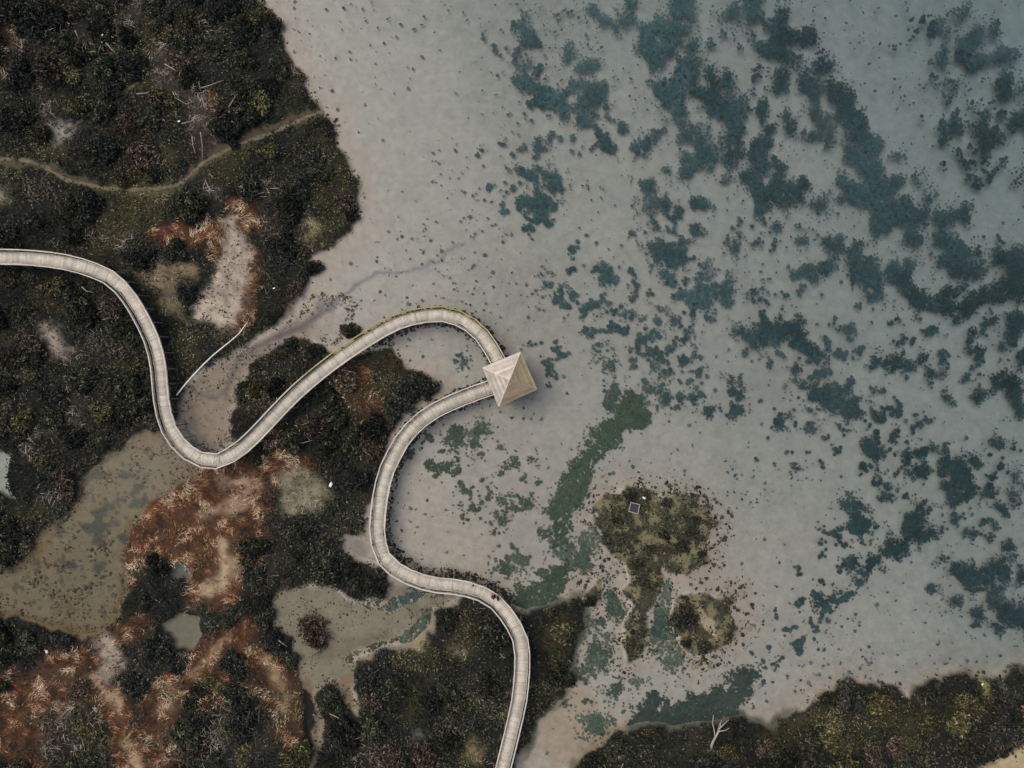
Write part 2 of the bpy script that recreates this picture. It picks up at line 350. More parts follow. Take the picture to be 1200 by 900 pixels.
# rust reed beds first
for ch, k in (([(280,238,13),(285,262,15),(262,270,14),(240,275,12),(215,272,10),(185,275,7)], .9), ([(293,300,9),(292,345,10),(285,375,9)], .9), ([(252,300,8),(262,280,8)], .7),
              ([(190,590,22),(230,578,22),(280,565,24),(320,555,18),(350,545,14)], .85), ([(185,620,28),(220,630,28),(255,610,30),(290,600,24)], .85),
              ([(255,650,28),(262,690,20),(240,685,18)], .95), ([(30,845,16),(45,812,18),(72,780,18),(105,768,10)], .8), ([(130,745,12),(165,738,14)], .7),
              ([(110,800,14),(135,830,14),(145,860,15),(160,895,16)], .9), ([(180,850,15),(195,815,18),(225,785,16),(255,762,16),(290,738,12)], .85),
              ([(300,755,12),(320,790,14),(330,825,14),(345,865,12),(330,850,14)], .7), ([(20,880,14),(5,820,12),(10,790,10),(45,890,16)], .6), ([(245,108,6),(245,140,10)], .5),
              ([(420,440,14),(410,455,12),(440,478,14),(445,490,8)], .55), ([(318,505,8),(335,530,10)], .6), ([(5,35,5),(5,85,6),(20,30,5)], .5), ([(160,880,12),(185,880,10)], .6), ([(60,830,10),(90,815,14)], .6), ([(215,850,8),(190,900,16)], .6), ([(240,820,6),(270,790,10),(300,800,8)], .5), ([(15,850,16),(-20,860,20)], .7), ([(150,680,8),(165,650,12)], .7), ([(310,620,8),(300,650,8)], .4), ([(330,780,10),(345,810,10)], .6)):
    veg(sstep(-9, 7, chain(ch) + 2 + 6 * fbm(PX, PY, 22, 61, 4)), k, rust, .93)
for s, c in S_straw:
    m = sstep(-8, 7, s + 7 * fbm(PX, PY, 14, 65, 4)); veg(m, .95, straw, .92); paint(m * np.clip(.8 + .35 * n3, .3, 1), c * np.array([.90, .95, .93]))
# grey dead brush
for ch, k in (([(185,60,8),(190,85,14),(205,105,18),(225,120,16),(240,145,16),(250,170,14)], .75), ([(45,105,12),(55,130,10)], .5), ([(25,55,10),(40,30,6)], .5),
              ([(85,408,6),(100,480,10),(95,500,10),(30,500,8),(40,530,9)], .5), ([(110,60,8),(120,65,8)], .5), ([(130,560,8),(50,580,8)], .3),
              ([(380,490,14),(360,500,8)], .5), ([(330,655,10),(310,690,8)], .3), ([(70,850,22),(100,870,20),(90,830,14)], .35), ([(270,840,22),(250,860,22),(290,870,20)], .35),
              ([(310,250,12),(312,210,8),(320,280,8)], .4), ([(150,10,6),(160,20,8),(170,5,8)], .6), ([(250,222,10),(245,235,7)], .6), ([(400,870,10),(450,880,14)], .25)):
    veg(sstep(-8, 7, chain(ch) + 6 * fbm(PX, PY, 18, 64, 4)), min(1, k * 1.3), grey, .85)
# clearings and dead patches all through the scrub
veg(sstep(.22, .5, fbm(PX, PY, 34, 52, 4)) * (S_isl < -4), .6, olive, .8); veg(sstep(.25, .55, fbm(PX, PY, 42, 56, 4)) * (S_isl < -4), .22, grey, .5)
veg(sstep(.38, .55, fbm(PX, PY, 26, 58, 4)) * (S_isl < -4) * (PY > 150), .35, straw, .5)
# islets: olive turf with dark bushes
veg(sstep(-1, 2, S_isl), .6, olive); veg(sstep(-1, 2, S_isl) * sstep(-.15, .1, fbm(PX, PY, 12, 67, 3) + .5 * sstep(770, 700, PX + .3 * (PY - 600))), .85, dark)
for ch, k in (([(705,595,9),(718,610,14),(728,635,10),(745,665,8),(765,670,8)], 1), ([(740,580,8),(760,615,9)], .5), ([(805,592,10),(825,605,8)], .8), ([(790,640,14),(780,660,10)], .6),
              ([(744,700,6),(750,690,7)], .8), ([(755,735,6),(742,765,8),(735,750,5)], .7), ([(800,722,13),(805,705,10)], 1), ([(830,695,6),(850,702,7),(862,725,6),(855,748,6),(815,762,8)], .8), ([(692,708,6),(700,686,4)], .9)):
    veg(sstep(-4, 4, chain(ch)), min(1, k * 1.1), dark)
for a in (dark, olive): a *= 1 - .8 * gap * (S_isl > 0)
m = sstep(-2, 2, chain([(822,712,4),(828,722,6),(842,738,4)])); veg(m, .9, straw); paint(m, C(140,130,105,A))
m = sstep(-2, 2, chain([(823,636,6),(826,648,5)])); paint(m * .7, C(148,136,112,A))
for p_ in (S_pond, S_pool, S_chan, S_flat):
    k_ = 1 - sstep(-3, 1, p_)
    for a in (dark, olive, rust, straw, grey): a *= k_
m_track = poly([(1500,820),(1290,850),(1200,874),(1165,890),(1132,902),(1060,946),(980,1010),(940,1300),(1500,1300)])
for a in (dark, olive, rust, straw, grey): a *= 1 - sstep(-4, 0, m_track)
paint(sstep(-3, 2, m_track), C(146, 132, 102, A))
# footpaths
FP1 = [(-80,184),(0,187),(35,190),(60,200),(80,212),(100,217),(130,222),(160,223),(195,221),(212,217),(228,205),(242,191),(262,180),(290,167),(318,158),(345,146),(372,134),(380,131)]
FP2 = [(78,158),(95,145),(115,128),(140,113),(165,98)]
for fp, r in ((FP1, 4.5), (FP2, 3.5)):
    k_ = 1 - sstep(-3, 2, chain([(x, y, r) for x, y in fp])) * .9
    for a in (dark, olive, rust, straw, grey): a *= k_
paint(sstep(-3, 3, chain([(x, y, 6) for x, y in FP1])) * land * .6, C(92, 82, 62, A))
paint(land * rust * .85, C(84, 58, 42, A)); paint(land * olive * (S_isl < -2) * .35, C(78, 72, 42, A)); paint(land * grey * .5, C(72, 66, 58, A))
R *= (1 + .10 * n3 + .06 * n2)[..., None]

# --- heights
def blur(a, n, it=2):
    for _ in range(it):
        for ax in (0, 1):
            p = np.pad(a, [(n + 1, n) if i == ax else (0, 0) for i in (0, 1)], 'edge'); c = np.cumsum(p, ax)
            a = (np.take(c, range(2 * n + 1, c.shape[ax]), ax) - np.take(c, range(0, c.shape[ax] - 2 * n - 1), ax)) / (2 * n + 1)
    return a
depth = 0.05 + 1.15 * sstep(-0.05, 1.0, ((PX - 480) * .72 + (560 - PY) * .55) / 900 + .05 * n1)
depth += .05 * n1 * (depth > .1)
lb = blur(land, 3)
Z = -depth * (1 - lb) + lb * (.35 + .22 * fbm(PX, PY, 50, 31, 4) + .10 * n3)
wet = np.maximum.reduce([sstep(-4, 6, S_pond), sstep(-3, 3, S_pool)])
Z = Z * (1 - wet) + wet * (-.10 - .06 * sstep(-2, 6, S_pool) - .12 * sstep(0, 40, S_pond))
flat = np.maximum(sstep(-3, 4, S_chan), sstep(-3, 4, S_flat)); Z = Z * (1 - flat) + flat * (.03 + .03 * n2)
tr_ = sstep(-3, 3, m_track); Z = Z * (1 - tr_) + tr_ * .6
Z += .012 * fbm(PX, PY, 14, 33, 3)

def lut(a, px, py):
    return a[np.clip(np.rint((py - Y0) / ST).astype(int), 0, NY - 1), np.clip(np.rint((px - X0) / ST).astype(int), 0, NX - 1)]
def gz(px, py):
    return float(lut(Z, np.array([px]), np.array([py]))[0])

# ------------------------------------------------------------------ ground sheet to the horizon, and the water
tail = np.array([8, 30, 120, 500, 1500, 4000.0])
xs = np.concatenate([gx[0] - tail[::-1] * 10, gx, gx[-1] + tail * 10]); ys = np.concatenate([gy[0] - tail[::-1] * 10, gy, gy[-1] + tail * 10])
nt_ = len(tail); Ze = np.pad(Z, nt_, 'edge'); Re = np.pad(R, ((nt_, nt_), (nt_, nt_), (0, 0)), 'edge')
GX, GY = np.meshgrid(xs, ys)
_o = np.hypot(np.maximum(0, np.maximum(X0 - GX, GX - gx[-1])), np.maximum(0, np.maximum(Y0 - GY, GY - gy[-1])))
_k = sstep(0, 300, _o)[..., None]; _l = sstep(-.05, .1, Ze)[..., None]
Re = Re * (1 - _k) + _k * (_l * C(44, 45, 37, A) + (1 - _l) * C(146, 143, 134, A))
V = np.stack([(GX - 600) * .1, (450 - GY) * .1, Ze], -1).reshape(-1, 3)
ny, nx = GX.shape; I = np.arange(ny * nx, dtype=np.int32).reshape(ny, nx)
F = np.stack([I[:-1, :-1], I[1:, :-1], I[1:, 1:], I[:-1, 1:]], -1).reshape(-1, 4)
g = npobj('ground', V, F, M_ground, np.clip(Re.reshape(-1, 3), .005, .9), smooth=True); g['kind'] = 'structure'

b = MB(); E = 4400
b.add([(-E,-E,-4),(E,-E,-4),(E,E,-4),(-E,E,-4),(-E,-E,0),(E,-E,0),(E,E,0),(-E,E,0)], [(3,2,1,0),(4,5,6,7),(0,1,5,4),(1,2,6,5),(2,3,7,6),(3,0,4,7)])
wat = b.build('water', M_water); wat['kind'] = 'structure'
# ground must stay inside the water box's bottom: it does (deepest bed is about -1.3 m)

def smooth_path(pts, step):
    """Catmull-Rom through 2-D points, resampled evenly"""
    P = [np.array(p, float) for p in pts]; P = [2 * P[0] - P[1]] + P + [2 * P[-1] - P[-2]]; out = []
    for i in range(1, len(P) - 2):
        for t in np.linspace(0, 1, 12, endpoint=False):
            a, b_, c, d = P[i - 1:i + 3]
            out.append(.5 * ((2 * b_) + (c - a) * t + (2 * a - 5 * b_ + 4 * c - d) * t * t + (3 * b_ - a - 3 * c + d) * t ** 3))
    out.append(P[-2]); out = np.array(out)
    s = np.concatenate([[0], np.cumsum(np.linalg.norm(np.diff(out, axis=0), axis=1))])
    n = max(2, int(round(s[-1] / step)) + 1); q = np.linspace(0, s[-1], n)
    return np.stack([np.interp(q, s, out[:, k]) for k in (0, 1)], -1), q

def footpath(pts, hw, c):
    pth, s = smooth_path(pts, 4); d = np.gradient(pth, axis=0); d /= np.linalg.norm(d, axis=1)[:, None]; nrm = np.stack([-d[:, 1], d[:, 0]], -1)
    rows = []; cs = []
    for i in range(len(pth)):
        w = hw * (1 + .45 * math.sin(i * 1.3) * math.sin(i * .37 + 1))
        for k in (-1, -.33, .33, 1):
            p = pth[i] + nrm[i] * w * k
            rows.append(((p[0] - 600) * .1, (450 - p[1]) * .1, gz(*p) + (.05 if abs(k) < .5 else .015))); cs.append(c * random.uniform(.8, 1.15) * (1 if abs(k) < .5 else .75))
    n = len(pth); J = np.arange(n * 4).reshape(n, 4)
    Fs = np.stack([J[:-1, :-1], J[:-1, 1:], J[1:, 1:], J[1:, :-1]], -1).reshape(-1, 4)
    o = npobj('footpath', rows, Fs, M_ground, np.array(cs), smooth=True); o['kind'] = 'structure'
footpath(FP1, 2.3, C(104, 96, 77, A)); footpath(FP2, 2.0, C(84, 76, 60, A))

# ------------------------------------------------------------------ seagrass beds: mats whose top just breaks the water surface
def T(ox, oy, *ch): return [[(ox + x / 3, oy + y / 3, r / 3) for x, y, r in c] for c in ch]
BEDS = (T(600, 0, [(290,30,15),(310,60,22),(350,70,25),(385,80,32),(410,45,28),(415,10,25)],[(45,45,18)],[(40,110,25),(80,125,15)],[(165,45,18)],[(155,80,14)],[(200,175,28),(195,200,15)],
 [(15,240,15),(45,225,18)],[(20,265,22),(60,295,25),(95,320,30),(130,345,30),(165,360,28),(185,395,20)],[(255,235,32),(285,225,22)],[(245,280,18),(265,340,40),(300,330,35),(320,295,18)],
 [(230,400,28),(255,430,30),(280,430,22)],[(325,490,22),(345,515,20)],[(85,520,22),(85,555,12)],[(30,600,20),(90,605,25),(130,625,30),(160,635,20)],[(30,710,28),(80,710,32),(120,715,30),(95,760,18)],
 [(440,430,15)],[(455,510,35),(490,480,25)],[(535,455,15)],[(475,100,25),(470,150,30),(490,190,30),(505,220,18)],[(520,90,30),(550,120,35),(590,100,30),(545,165,25)],[(600,40,35),(600,10,30)],
 [(515,310,30),(550,330,32),(600,290,35),(620,230,30)],[(640,150,25),(620,190,28)],[(690,260,25)],[(755,270,35),(740,300,20)],
 [(650,320,35),(700,340,38),(740,380,40),(780,430,42),(800,350,25)],[(780,430,42),(770,480,42),(800,540,38),(760,560,25)],
 [(580,370,30),(590,430,28),(600,480,30),(640,470,35),(680,500,45),(690,550,40),(640,560,35),(615,600,25)],[(755,630,25)],[(850,530,40),(880,580,35),(890,500,30)],[(830,620,25),(870,660,30),(890,720,30)],
 [(750,120,22)],[(705,150,12)],[(795,165,14)],[(840,125,20)],[(800,40,30),(780,50,20)],[(830,10,25),(860,50,35),(895,80,30)],[(885,170,25)],[(880,250,40),(850,300,25)],[(870,380,20),(880,345,14)],
 [(455,640,20),(480,660,35),(500,700,40),(475,740,25)],[(500,700,40),(540,720,35),(590,750,28)],[(500,780,20)],[(670,720,22),(645,715,12)],[(650,810,20)],[(560,815,14)],[(605,845,14)],[(790,870,16)],
 [(500,880,30),(540,880,35),(580,890,20)],[(550,600,15)],[(590,-60,40),(610,0,30)],[(820,-80,50),(850,0,40)])
 + T(900, 0, [(0,80,20),(50,60,30),(60,110,45),(90,130,40),(140,130,35),(165,160,25),(190,220,28)],[(20,160,35),(80,190,35)],[(40,285,45),(10,310,20)],[(130,250,25),(140,290,38),(150,330,20)],
 [(225,290,25),(250,330,40),(280,350,30),(270,400,38),(310,420,35),(330,440,20)],[(60,410,25),(85,470,20)],[(15,440,18)],[(170,390,25),(200,430,40),(220,480,38),(150,470,30)],
 [(290,480,25),(340,480,25),(380,510,25),(300,540,40)],[(300,540,40),(360,530,35)],[(260,630,30),(280,660,35),(350,680,45),(350,610,45)],[(350,680,45),(400,660,45),(455,640,30)],
 [(10,560,25),(40,610,30),(20,680,40),(80,680,45),(120,650,25)],[(400,790,35),(420,760,60),(490,740,55),(540,750,45)],[(575,690,18)],[(620,770,40),(650,760,25)],[(610,830,40),(650,870,55),(690,890,30)],
 [(695,745,18),(700,770,10)],[(510,835,22)],[(30,800,15)],[(110,850,15),(150,850,14)],[(220,880,28)],[(315,875,22)],[(185,715,18)],[(250,840,14)],
 [(600,90,28),(630,110,22),(625,150,18),(625,210,22)],[(680,45,28),(705,20,15)],[(690,160,33),(735,120,22),(740,80,14)],[(800,100,18)],[(730,220,28),(780,205,18),(840,195,30),(865,195,22)],
 [(840,195,30),(835,250,22),(830,320,25)],[(650,290,18),(620,290,10)],[(755,280,14)],[(885,300,15)],[(735,360,20),(720,385,15)],[(820,395,18)],[(880,430,35)],[(670,455,18)],
 [(700,435,15),(760,460,28),(800,475,25)],[(760,460,24),(760,510,22),(780,560,25),(770,590,18)],[(885,630,15)],[(455,555,15)],[(525,620,12)],[(930,420,40),(1000,470,40)],[(950,700,30),(1020,760,40)])
 + T(900, 300, [(180,30,25)],[(230,10,18)],[(290,20,18),(330,40,45),(390,110,25),(370,140,18)],[(450,60,45),(480,100,30),(500,40,25)],[(480,100,30),(540,160,30),(590,170,25),(640,180,25),(700,190,25)],
 [(640,130,25),(690,120,20)],[(600,10,30),(680,50,50),(740,40,35)],[(700,190,25),(760,140,40),(830,110,40),(880,110,40),(870,50,45)],[(800,10,30),(890,20,40)],[(720,265,16)],[(785,220,14)],
 [(870,230,35),(870,280,22)],[(715,335,18)],[(890,360,35),(950,380,30)],[(45,205,18),(30,260,35),(90,250,38),(110,290,35),(150,320,25),(190,345,20)],[(100,380,22)],[(20,310,15)],
 [(380,370,20),(430,380,32),(480,395,22),(510,400,15)],[(570,410,22),(600,425,12)],[(545,360,12)],[(110,440,20),(170,490,28),(230,490,35),(280,520,35),(310,545,28),(250,545,18)],
 [(620,490,15),(650,515,18)],[(745,480,25),(730,500,15)],[(800,420,20),(830,440,38),(860,460,25),(870,520,30),(885,560,20)],[(360,665,28),(380,700,15)],[(410,660,15),(440,640,28)],[(490,710,20)],
 [(540,700,20),(580,685,20)],[(540,700,18),(555,740,18)],[(510,755,20)],[(390,770,20)],[(795,645,18),(815,660,15)],[(660,750,38),(680,790,40),(640,810,25)],[(680,790,40),(710,830,20),(660,860,20)],
 [(735,725,16)],[(770,830,15)],[(440,835,15),(410,845,12)],[(275,870,22),(320,890,20)],[(885,785,20)],[(860,850,18)],[(550,890,25)],[(820,880,14)],[(45,585,16)],[(70,555,12)],[(155,590,12)],[(90,740,10)],[(920,120,40),(1000,150,50)])
 + T(600, 300, [(330,45,20),(360,75,15)],[(545,80,20),(580,120,15),(620,140,20)],[(680,60,35),(670,110,40),(660,160,35)],[(670,110,40),(720,110,30),(770,95,20),(740,160,20)],[(600,215,16),(570,215,12)],[(400,205,16)],
 [(330,175,14)],[(460,220,18)],[(515,180,14)],[(510,215,12)],[(690,215,14)],[(485,275,25)],[(490,345,18)],[(545,340,18)],[(610,285,15)],[(445,315,14)],[(285,290,14)],[(330,380,15)],[(520,10,20),(580,5,22)],
 [(125,90,12)],[(160,110,12)],[(505,390,15),(540,410,12)],[(595,370,12)],[(640,415,12)],[(770,420,14),(765,460,16),(785,490,16)],[(790,545,22),(770,530,12)],[(790,255,20),(830,275,25),(870,290,28),(920,280,28)],
 [(850,125,15)],[(885,150,15)],[(340,520,25),(375,465,15)],[(480,520,15)],[(540,510,16),(520,480,14)],[(575,505,14)],[(640,505,12)],[(690,540,12)],[(55,715,15)],[(8,725,15)],[(40,850,15)],[(90,800,14)],[(75,830,12)])
 + T(600, 600, [(250,130,25),(250,170,22)],[(350,300,20),(370,350,18)],[(300,380,20)],[(290,480,25),(320,520,28),(310,555,18)],[(520,420,30),(530,370,20)],[(220,570,20),(245,570,16)],[(360,630,30)],[(550,540,22)],[(300,750,25)],[(500,660,25)])
 + T(900, 600, [(300,5,25),(325,40,20),(325,100,20)],[(290,65,14)],[(440,90,30),(410,130,25),(470,130,25)],[(470,130,25),(510,40,40),(540,80,30),(570,75,18)],[(370,180,28),(340,235,28),(320,265,18)],[(290,190,20)],[(190,315,20),(230,305,18)],
 [(620,165,18),(670,200,28),(720,240,42),(780,230,40),(830,210,38)],[(780,230,40),(810,300,42),(850,370,42),(890,370,35),(940,400,30)],[(810,410,22)],[(850,130,18)],[(725,70,14)],[(785,95,12)],[(880,225,20),(930,210,30)],[(735,395,18)],[(575,275,14)],[(660,315,16)],[(725,360,20)])
 + T(300, 300, [(770,620,25),(810,605,12)],[(700,640,25),(690,680,20),(660,690,14)],[(770,670,20)],[(640,730,15),(670,735,14)],[(850,670,12)],[(830,825,14)],[(870,885,18)],[(780,830,12)],[(735,870,15)],[(885,740,14)],[(725,360,15)])
 + T(300, 600, [(620,350,15)],[(860,30,15)],[(860,190,20),(885,210,15)]))
GREEN1 = T(600, 300, [(420,510,30),(400,560,35),(360,600,38),(320,640,40),(285,700,40),(250,760,42),(220,810,42),(195,860,45),(170,900,45),(160,940,45),(165,990,45),(180,1030,25)],[(460,560,30),(400,590,30),(440,520,25)])
GREEN2 = T(600, 600, [(150,235,35),(110,290,50),(60,310,45),(50,360,40),(110,330,35)],[(15,330,30),(60,330,40),(50,390,35),(40,430,25)],[(60,330,40),(120,345,25)])
GREEN3 = T(600, 600, [(430,770,45),(540,750,60),(600,735,65),(660,705,65),(720,685,62),(770,650,52),(805,605,50),(830,575,32)],[(430,770,40),(480,690,30),(500,655,25)],[(420,800,30),(560,795,40),(690,765,45),(770,720,35)],[(830,575,30),(860,560,14)])
GREEN4 = T(300, 600, [(560,290,25),(500,320,22),(460,350,18),(430,380,14)])

def weed_bed(name, chains, label, seed, c1, c2, c3=None, thick=.015, dens=1.0, fringe=6.0, rmax=2.0, cell=.75, grow=2.4, clump=False):
    """a bed grown from thousands of small tufts that merge into one ragged mat"""
    rg = np.random.default_rng(seed)
    a = np.array([p for c in chains for p in c]); pad = 40
    x0, x1, y0, y1 = a[:, 0].min() - pad, a[:, 0].max() + pad, a[:, 1].min() - pad, a[:, 1].max() + pad
    sp = 2.1; tx, ty = np.meshgrid(np.arange(x0, x1, sp), np.arange(y0, y1, sp)); tx = tx.ravel() + rg.uniform(-1.2, 1.2, tx.size); ty = ty.ravel() + rg.uniform(-1.2, 1.2, ty.size)
    wx = tx + 5 * fbm(tx, ty, 24, seed, 3); wy = ty + 5 * fbm(tx, ty, 24, seed + 2, 3); S = np.full(tx.shape, -30.0)
    for ch in chains:
        ch = list(ch) if len(ch) > 1 else [ch[0], (ch[0][0] + .01, ch[0][1], ch[0][2])]
        q = np.array(ch); k = np.where((tx > q[:, 0].min() - 50) & (tx < q[:, 0].max() + 50) & (ty > q[:, 1].min() - 50) & (ty < q[:, 1].max() + 50))[0]
        xx, yy, s = wx[k], wy[k], S[k]
        for (ax, ay, ar), (bx, by, br) in zip(ch[:-1], ch[1:]):
            ex, ey = bx - ax, by - ay; t = np.clip(((xx - ax) * ex + (yy - ay) * ey) / (ex * ex + ey * ey + 1e-9), 0, 1)
            s = np.maximum(s, ar + (br - ar) * t - np.hypot(xx - ax - t * ex, yy - ay - t * ey))
        S[k] = s
    m1 = fbm(tx, ty, 14, seed + 9, 3); m2 = fbm(tx, ty, 7, seed + 11, 2); lace = fbm(tx, ty, 38, seed + 13, 3)
    S = S + grow; E_ = S + 8.0 * m1 + 6.0 * m2 + 3 * np.minimum(lace, 0)
    pr = sstep(-1.2, 2.2, E_) * (.72 + .22 * sstep(2, 9, E_)) * np.clip(1.0 + .8 * lace, .3, 1) ** 1.5
    pr = np.maximum(pr, .30 * sstep(-fringe * 2.4, -1, S) * sstep(-.1, .35, m1 + .4 * m2)) * dens
    if clump: pr = np.where(S > -8, sstep(.22, .40, .7 * m1 + .5 * m2 + .25 * lace), 0) * dens * sstep(-8, 8, S)
    keep = rg.random(len(tx)) < pr; tx, ty, E_, S = tx[keep], ty[keep], E_[keep], S[keep]
    r = .75 + (rmax - .75) * rg.random(len(tx)) * np.clip(.45 + .12 * E_, .35, 1) + .6 * sstep(3, 9, E_)
    tone = rg.uniform(.68, 1.32, len(tx))
    nx, ny = int((x1 - x0) / cell), int((y1 - y0) / cell); F_ = np.full((ny, nx), -3.0, np.float32); TN = np.ones((ny, nx), np.float32)
    ci = ((tx - x0) / cell).astype(int); cj = ((ty - y0) / cell).astype(int); w = 6
    oj, oi = np.mgrid[-w:w + 1, -w:w + 1]
    for n_ in range(len(tx)):
        i, j = ci[n_], cj[n_]
        if i < w or j < w or i >= nx - w or j >= ny - w: continue
        d = r[n_] - np.hypot(x0 + (i + oi) * cell - tx[n_], y0 + (j + oj) * cell - ty[n_])
        sub = F_[j - w:j + w + 1, i - w:i + w + 1]; g_ = d > sub; sub[g_] = d[g_]; TN[j - w:j + w + 1, i - w:i + w + 1][g_] = tone[n_]
    X, Y = np.meshgrid(x0 + np.arange(nx) * cell, y0 + np.arange(ny) * cell)
    z = .006 + thick * np.clip(F_ / 2, -.2, 1) * TN
    t = np.clip(.45 + .4 * (X - 850) / 300 + .7 * fbm(X, Y, 110, seed + 7, 3), 0, 1)[..., None]; colr = c1 * (1 - t) + c2 * t
    if c3 is not None:
        t = (sstep(840, 720, X) * sstep(380, 520, Y))[..., None]; colr = colr * (1 - t) + c3 * t
    colr = colr * ((.55 + .45 * TN) * (1 + .18 * fbm(X, Y, 4, seed + 8, 2) + .22 * fbm(X, Y, 30, seed + 12, 3)))[..., None]
    al = sstep(-.7, .9, F_) * np.clip(.93 + .25 * fbm(X, Y, 50, seed + 16, 3), .7, 1)
    colr = np.concatenate([np.clip(colr, .004, 1), al[..., None]], -1)
    keep = F_ > -.75; I = np.arange(ny * nx).reshape(ny, nx); kf = keep[:-1, :-1] | keep[1:, :-1] | keep[1:, 1:] | keep[:-1, 1:]
    F = np.stack([I[:-1, :-1], I[1:, :-1], I[1:, 1:], I[:-1, 1:]], -1)[kf]; u, inv = np.unique(F, return_inverse=True)
    Vv = np.stack([(X - 600) * .1, (450 - Y) * .1, z], -1).reshape(-1, 3)[u]
    o = npobj(name, Vv, inv.reshape(F.shape), M_weed, colr.reshape(-1, 4)[u], smooth=True); tag(o, label, 'seagrass' if name == 'seagrass' else 'algae', None, 'stuff'); return o
TE1, TE2 = C(52, 71, 71, A), C(35, 49, 49, A)
weed_bed('seagrass', BEDS, 'scattered blue green seagrass patches across the shallow lagoon', 51, TE1, TE2, C(58, 70, 58, A))
G_ = C(56, 69, 54, A)
weed_bed('algae_bed', GREEN1, 'long curved green algae bed between the pavilion and the islet', 61, G_, G_)
weed_bed('algae_bed', GREEN2, 'broad green algae bed beside the outer bend of the southern boardwalk', 65, G_ * .9, G_ * .9, fringe=9)
weed_bed('algae_bed', GREEN3, 'dark green algae bed along the southern shore above the bare dead tree', 69, C(48, 59, 52, A), C(48, 59, 52, A), fringe=7)
weed_bed('algae_bed', GREEN4, 'dim bluish algae strip on the mud just south of the boardwalk bend', 73, C(62, 76, 70, A), C(62, 76, 70, A), dens=.8)
FRAG = [[(590,40,30),(640,120,38),(700,150,34)],[(590,200,38),(640,245,34)],[(680,320,42),(760,400,50),(800,450,34)],[(900,380,44),(1040,430,50),(1150,400,55)],[(1050,520,50),(1120,600,45),(1180,560,40)],
        [(960,690,34),(1000,640,44)],[(780,60,28),(860,150,34)],[(880,270,34),(980,330,44)],[(1090,60,44),(1150,180,46)],[(740,240,30),(800,330,40)],[(500,520,34),(560,570,44),(610,600,34)],[(655,640,30),(690,800,34)],
        [(860,480,40),(960,520,40)],[(900,780,26),(940,720,30)],[(640,420,26)],[(1180,300,40)],[(620,660,24),(600,640,20)]]
weed_bed('seagrass', FRAG, 'loose small seagrass tufts drifting between the larger beds', 83, TE1, TE2, C(62, 72, 58, A), dens=.7, clump=True, rmax=1.9)
HAZY = [[(690,640,16),(700,620,8)],[(720,720,10),(722,735,8)],[(695,740,14),(715,750,8)],[(700,770,16),(690,790,10)],[(780,690,8),(776,715,10)],[(775,740,12),(790,775,14)],[(760,800,8),(740,800,10)],[(690,850,14),(715,845,10)],
        [(665,650,14),(680,660,10)],[(650,690,8)],[(520,700,16),(500,735,14),(470,745,10)],[(540,720,12),(555,700,8)],[(590,590,6)],[(590,665,8),(605,655,6)],[(545,515,10)],[(660,800,5)]]
weed_bed('algae_bed', [[(440,745,16),(470,733,14),(500,715,14),(525,703,8)],[(400,770,12),(372,790,8)],[(350,700,8),(400,700,8)],[(420,720,12),(450,725,12)],[(500,740,10)],[(455,760,10)],[(335,730,8),(345,745,8)],[(430,705,10),(445,712,8)],[(390,735,10)],[(380,800,8),(372,830,6)]], 'dark green tufts breaking up the tan mud flat', 75, C(58, 64, 48, A), C(58, 64, 48, A), dens=.62, fringe=11)
weed_bed('algae_bed', HAZY,'thin sparse green algae film on the sand around the islets', 77, C(74, 84, 70, A), C(74, 84, 70, A), dens=.5, fringe=9, rmax=1.9)

# small tufts and stones strewn over the sand
def specks(n, dens, smin, smax, c, z_up=.02):
    """low six-sided lumps"""
    out = []
    px = rng.uniform(-150, 1350, n); py = rng.uniform(-130, 1030, n); pr = dens(px, py); k = rng.random(n) < pr; px, py = px[k], py[k]
    m = len(px); r = smin + (smax - smin) * rng.random(m) ** 3.0; zz = np.maximum(lut(Z, px, py), 0.0)
    el = rng.uniform(.3, 1, m); an = rng.uniform(0, math.pi, m); vs = np.empty((m, 7, 3), np.float32)
    for i in range(6):
        t = 2 * math.pi * i / 6; rr = r * rng.uniform(.6, 1.25, m); ux = rr * math.cos(t); uy = rr * math.sin(t) * el
        vs[:, i, 0] = (px - 600) * .1 + ux * np.cos(an) - uy * np.sin(an); vs[:, i, 1] = (450 - py) * .1 + ux * np.sin(an) + uy * np.cos(an); vs[:, i, 2] = zz - .05
    vs[:, 6, 0] = (px - 600) * .1; vs[:, 6, 1] = (450 - py) * .1; vs[:, 6, 2] = zz + z_up + r * .22
    b = (np.arange(m) * 7)[:, None]; f = np.concatenate([np.stack([b[:, 0] + i, b[:, 0] + (i + 1) % 6, b[:, 0] + 6], -1) for i in range(6)])
    cc = np.repeat(c(px, py) * rng.uniform(.75, 1.7, (m, 1)), 7, 0)
    return vs.reshape(-1, 3), f, cc
def d_lagoon(px, py):
    s = lut(S_land, px, py); cl = fbm(px + .5 * py, py, 80, 81, 4); fine = fbm(px, py, 16, 83, 3)
    return (s < -3) * np.clip(.10 + 1.1 * np.maximum(0, cl) + .7 * np.maximum(0, fine) * (cl > -.2), .02, 1) * (.55 + .45 * sstep(300, 520, px)) * np.where(lut(S_pond, px, py) < 0, 1, .5)
v, f, c = specks(60000, d_lagoon, .03, .29, lambda px, py: np.where((px > 640)[:, None], C(58, 76, 76, A), C(78, 80, 68, A)))
tag(npobj('weed_clumps', v, f, M_weed, c), 'small dark weed clumps and stones strewn over the lagoon bed', 'weed', None, 'stuff')
def d_shore(px, py):
    q = lut(S_land, px, py); return (lut(S_isl, px, py) < -30) * sstep(-11, -1, q) * (q < 2) * np.clip(.12 + 1.4 * fbm(px, py, 24, 57, 3), 0, .8)
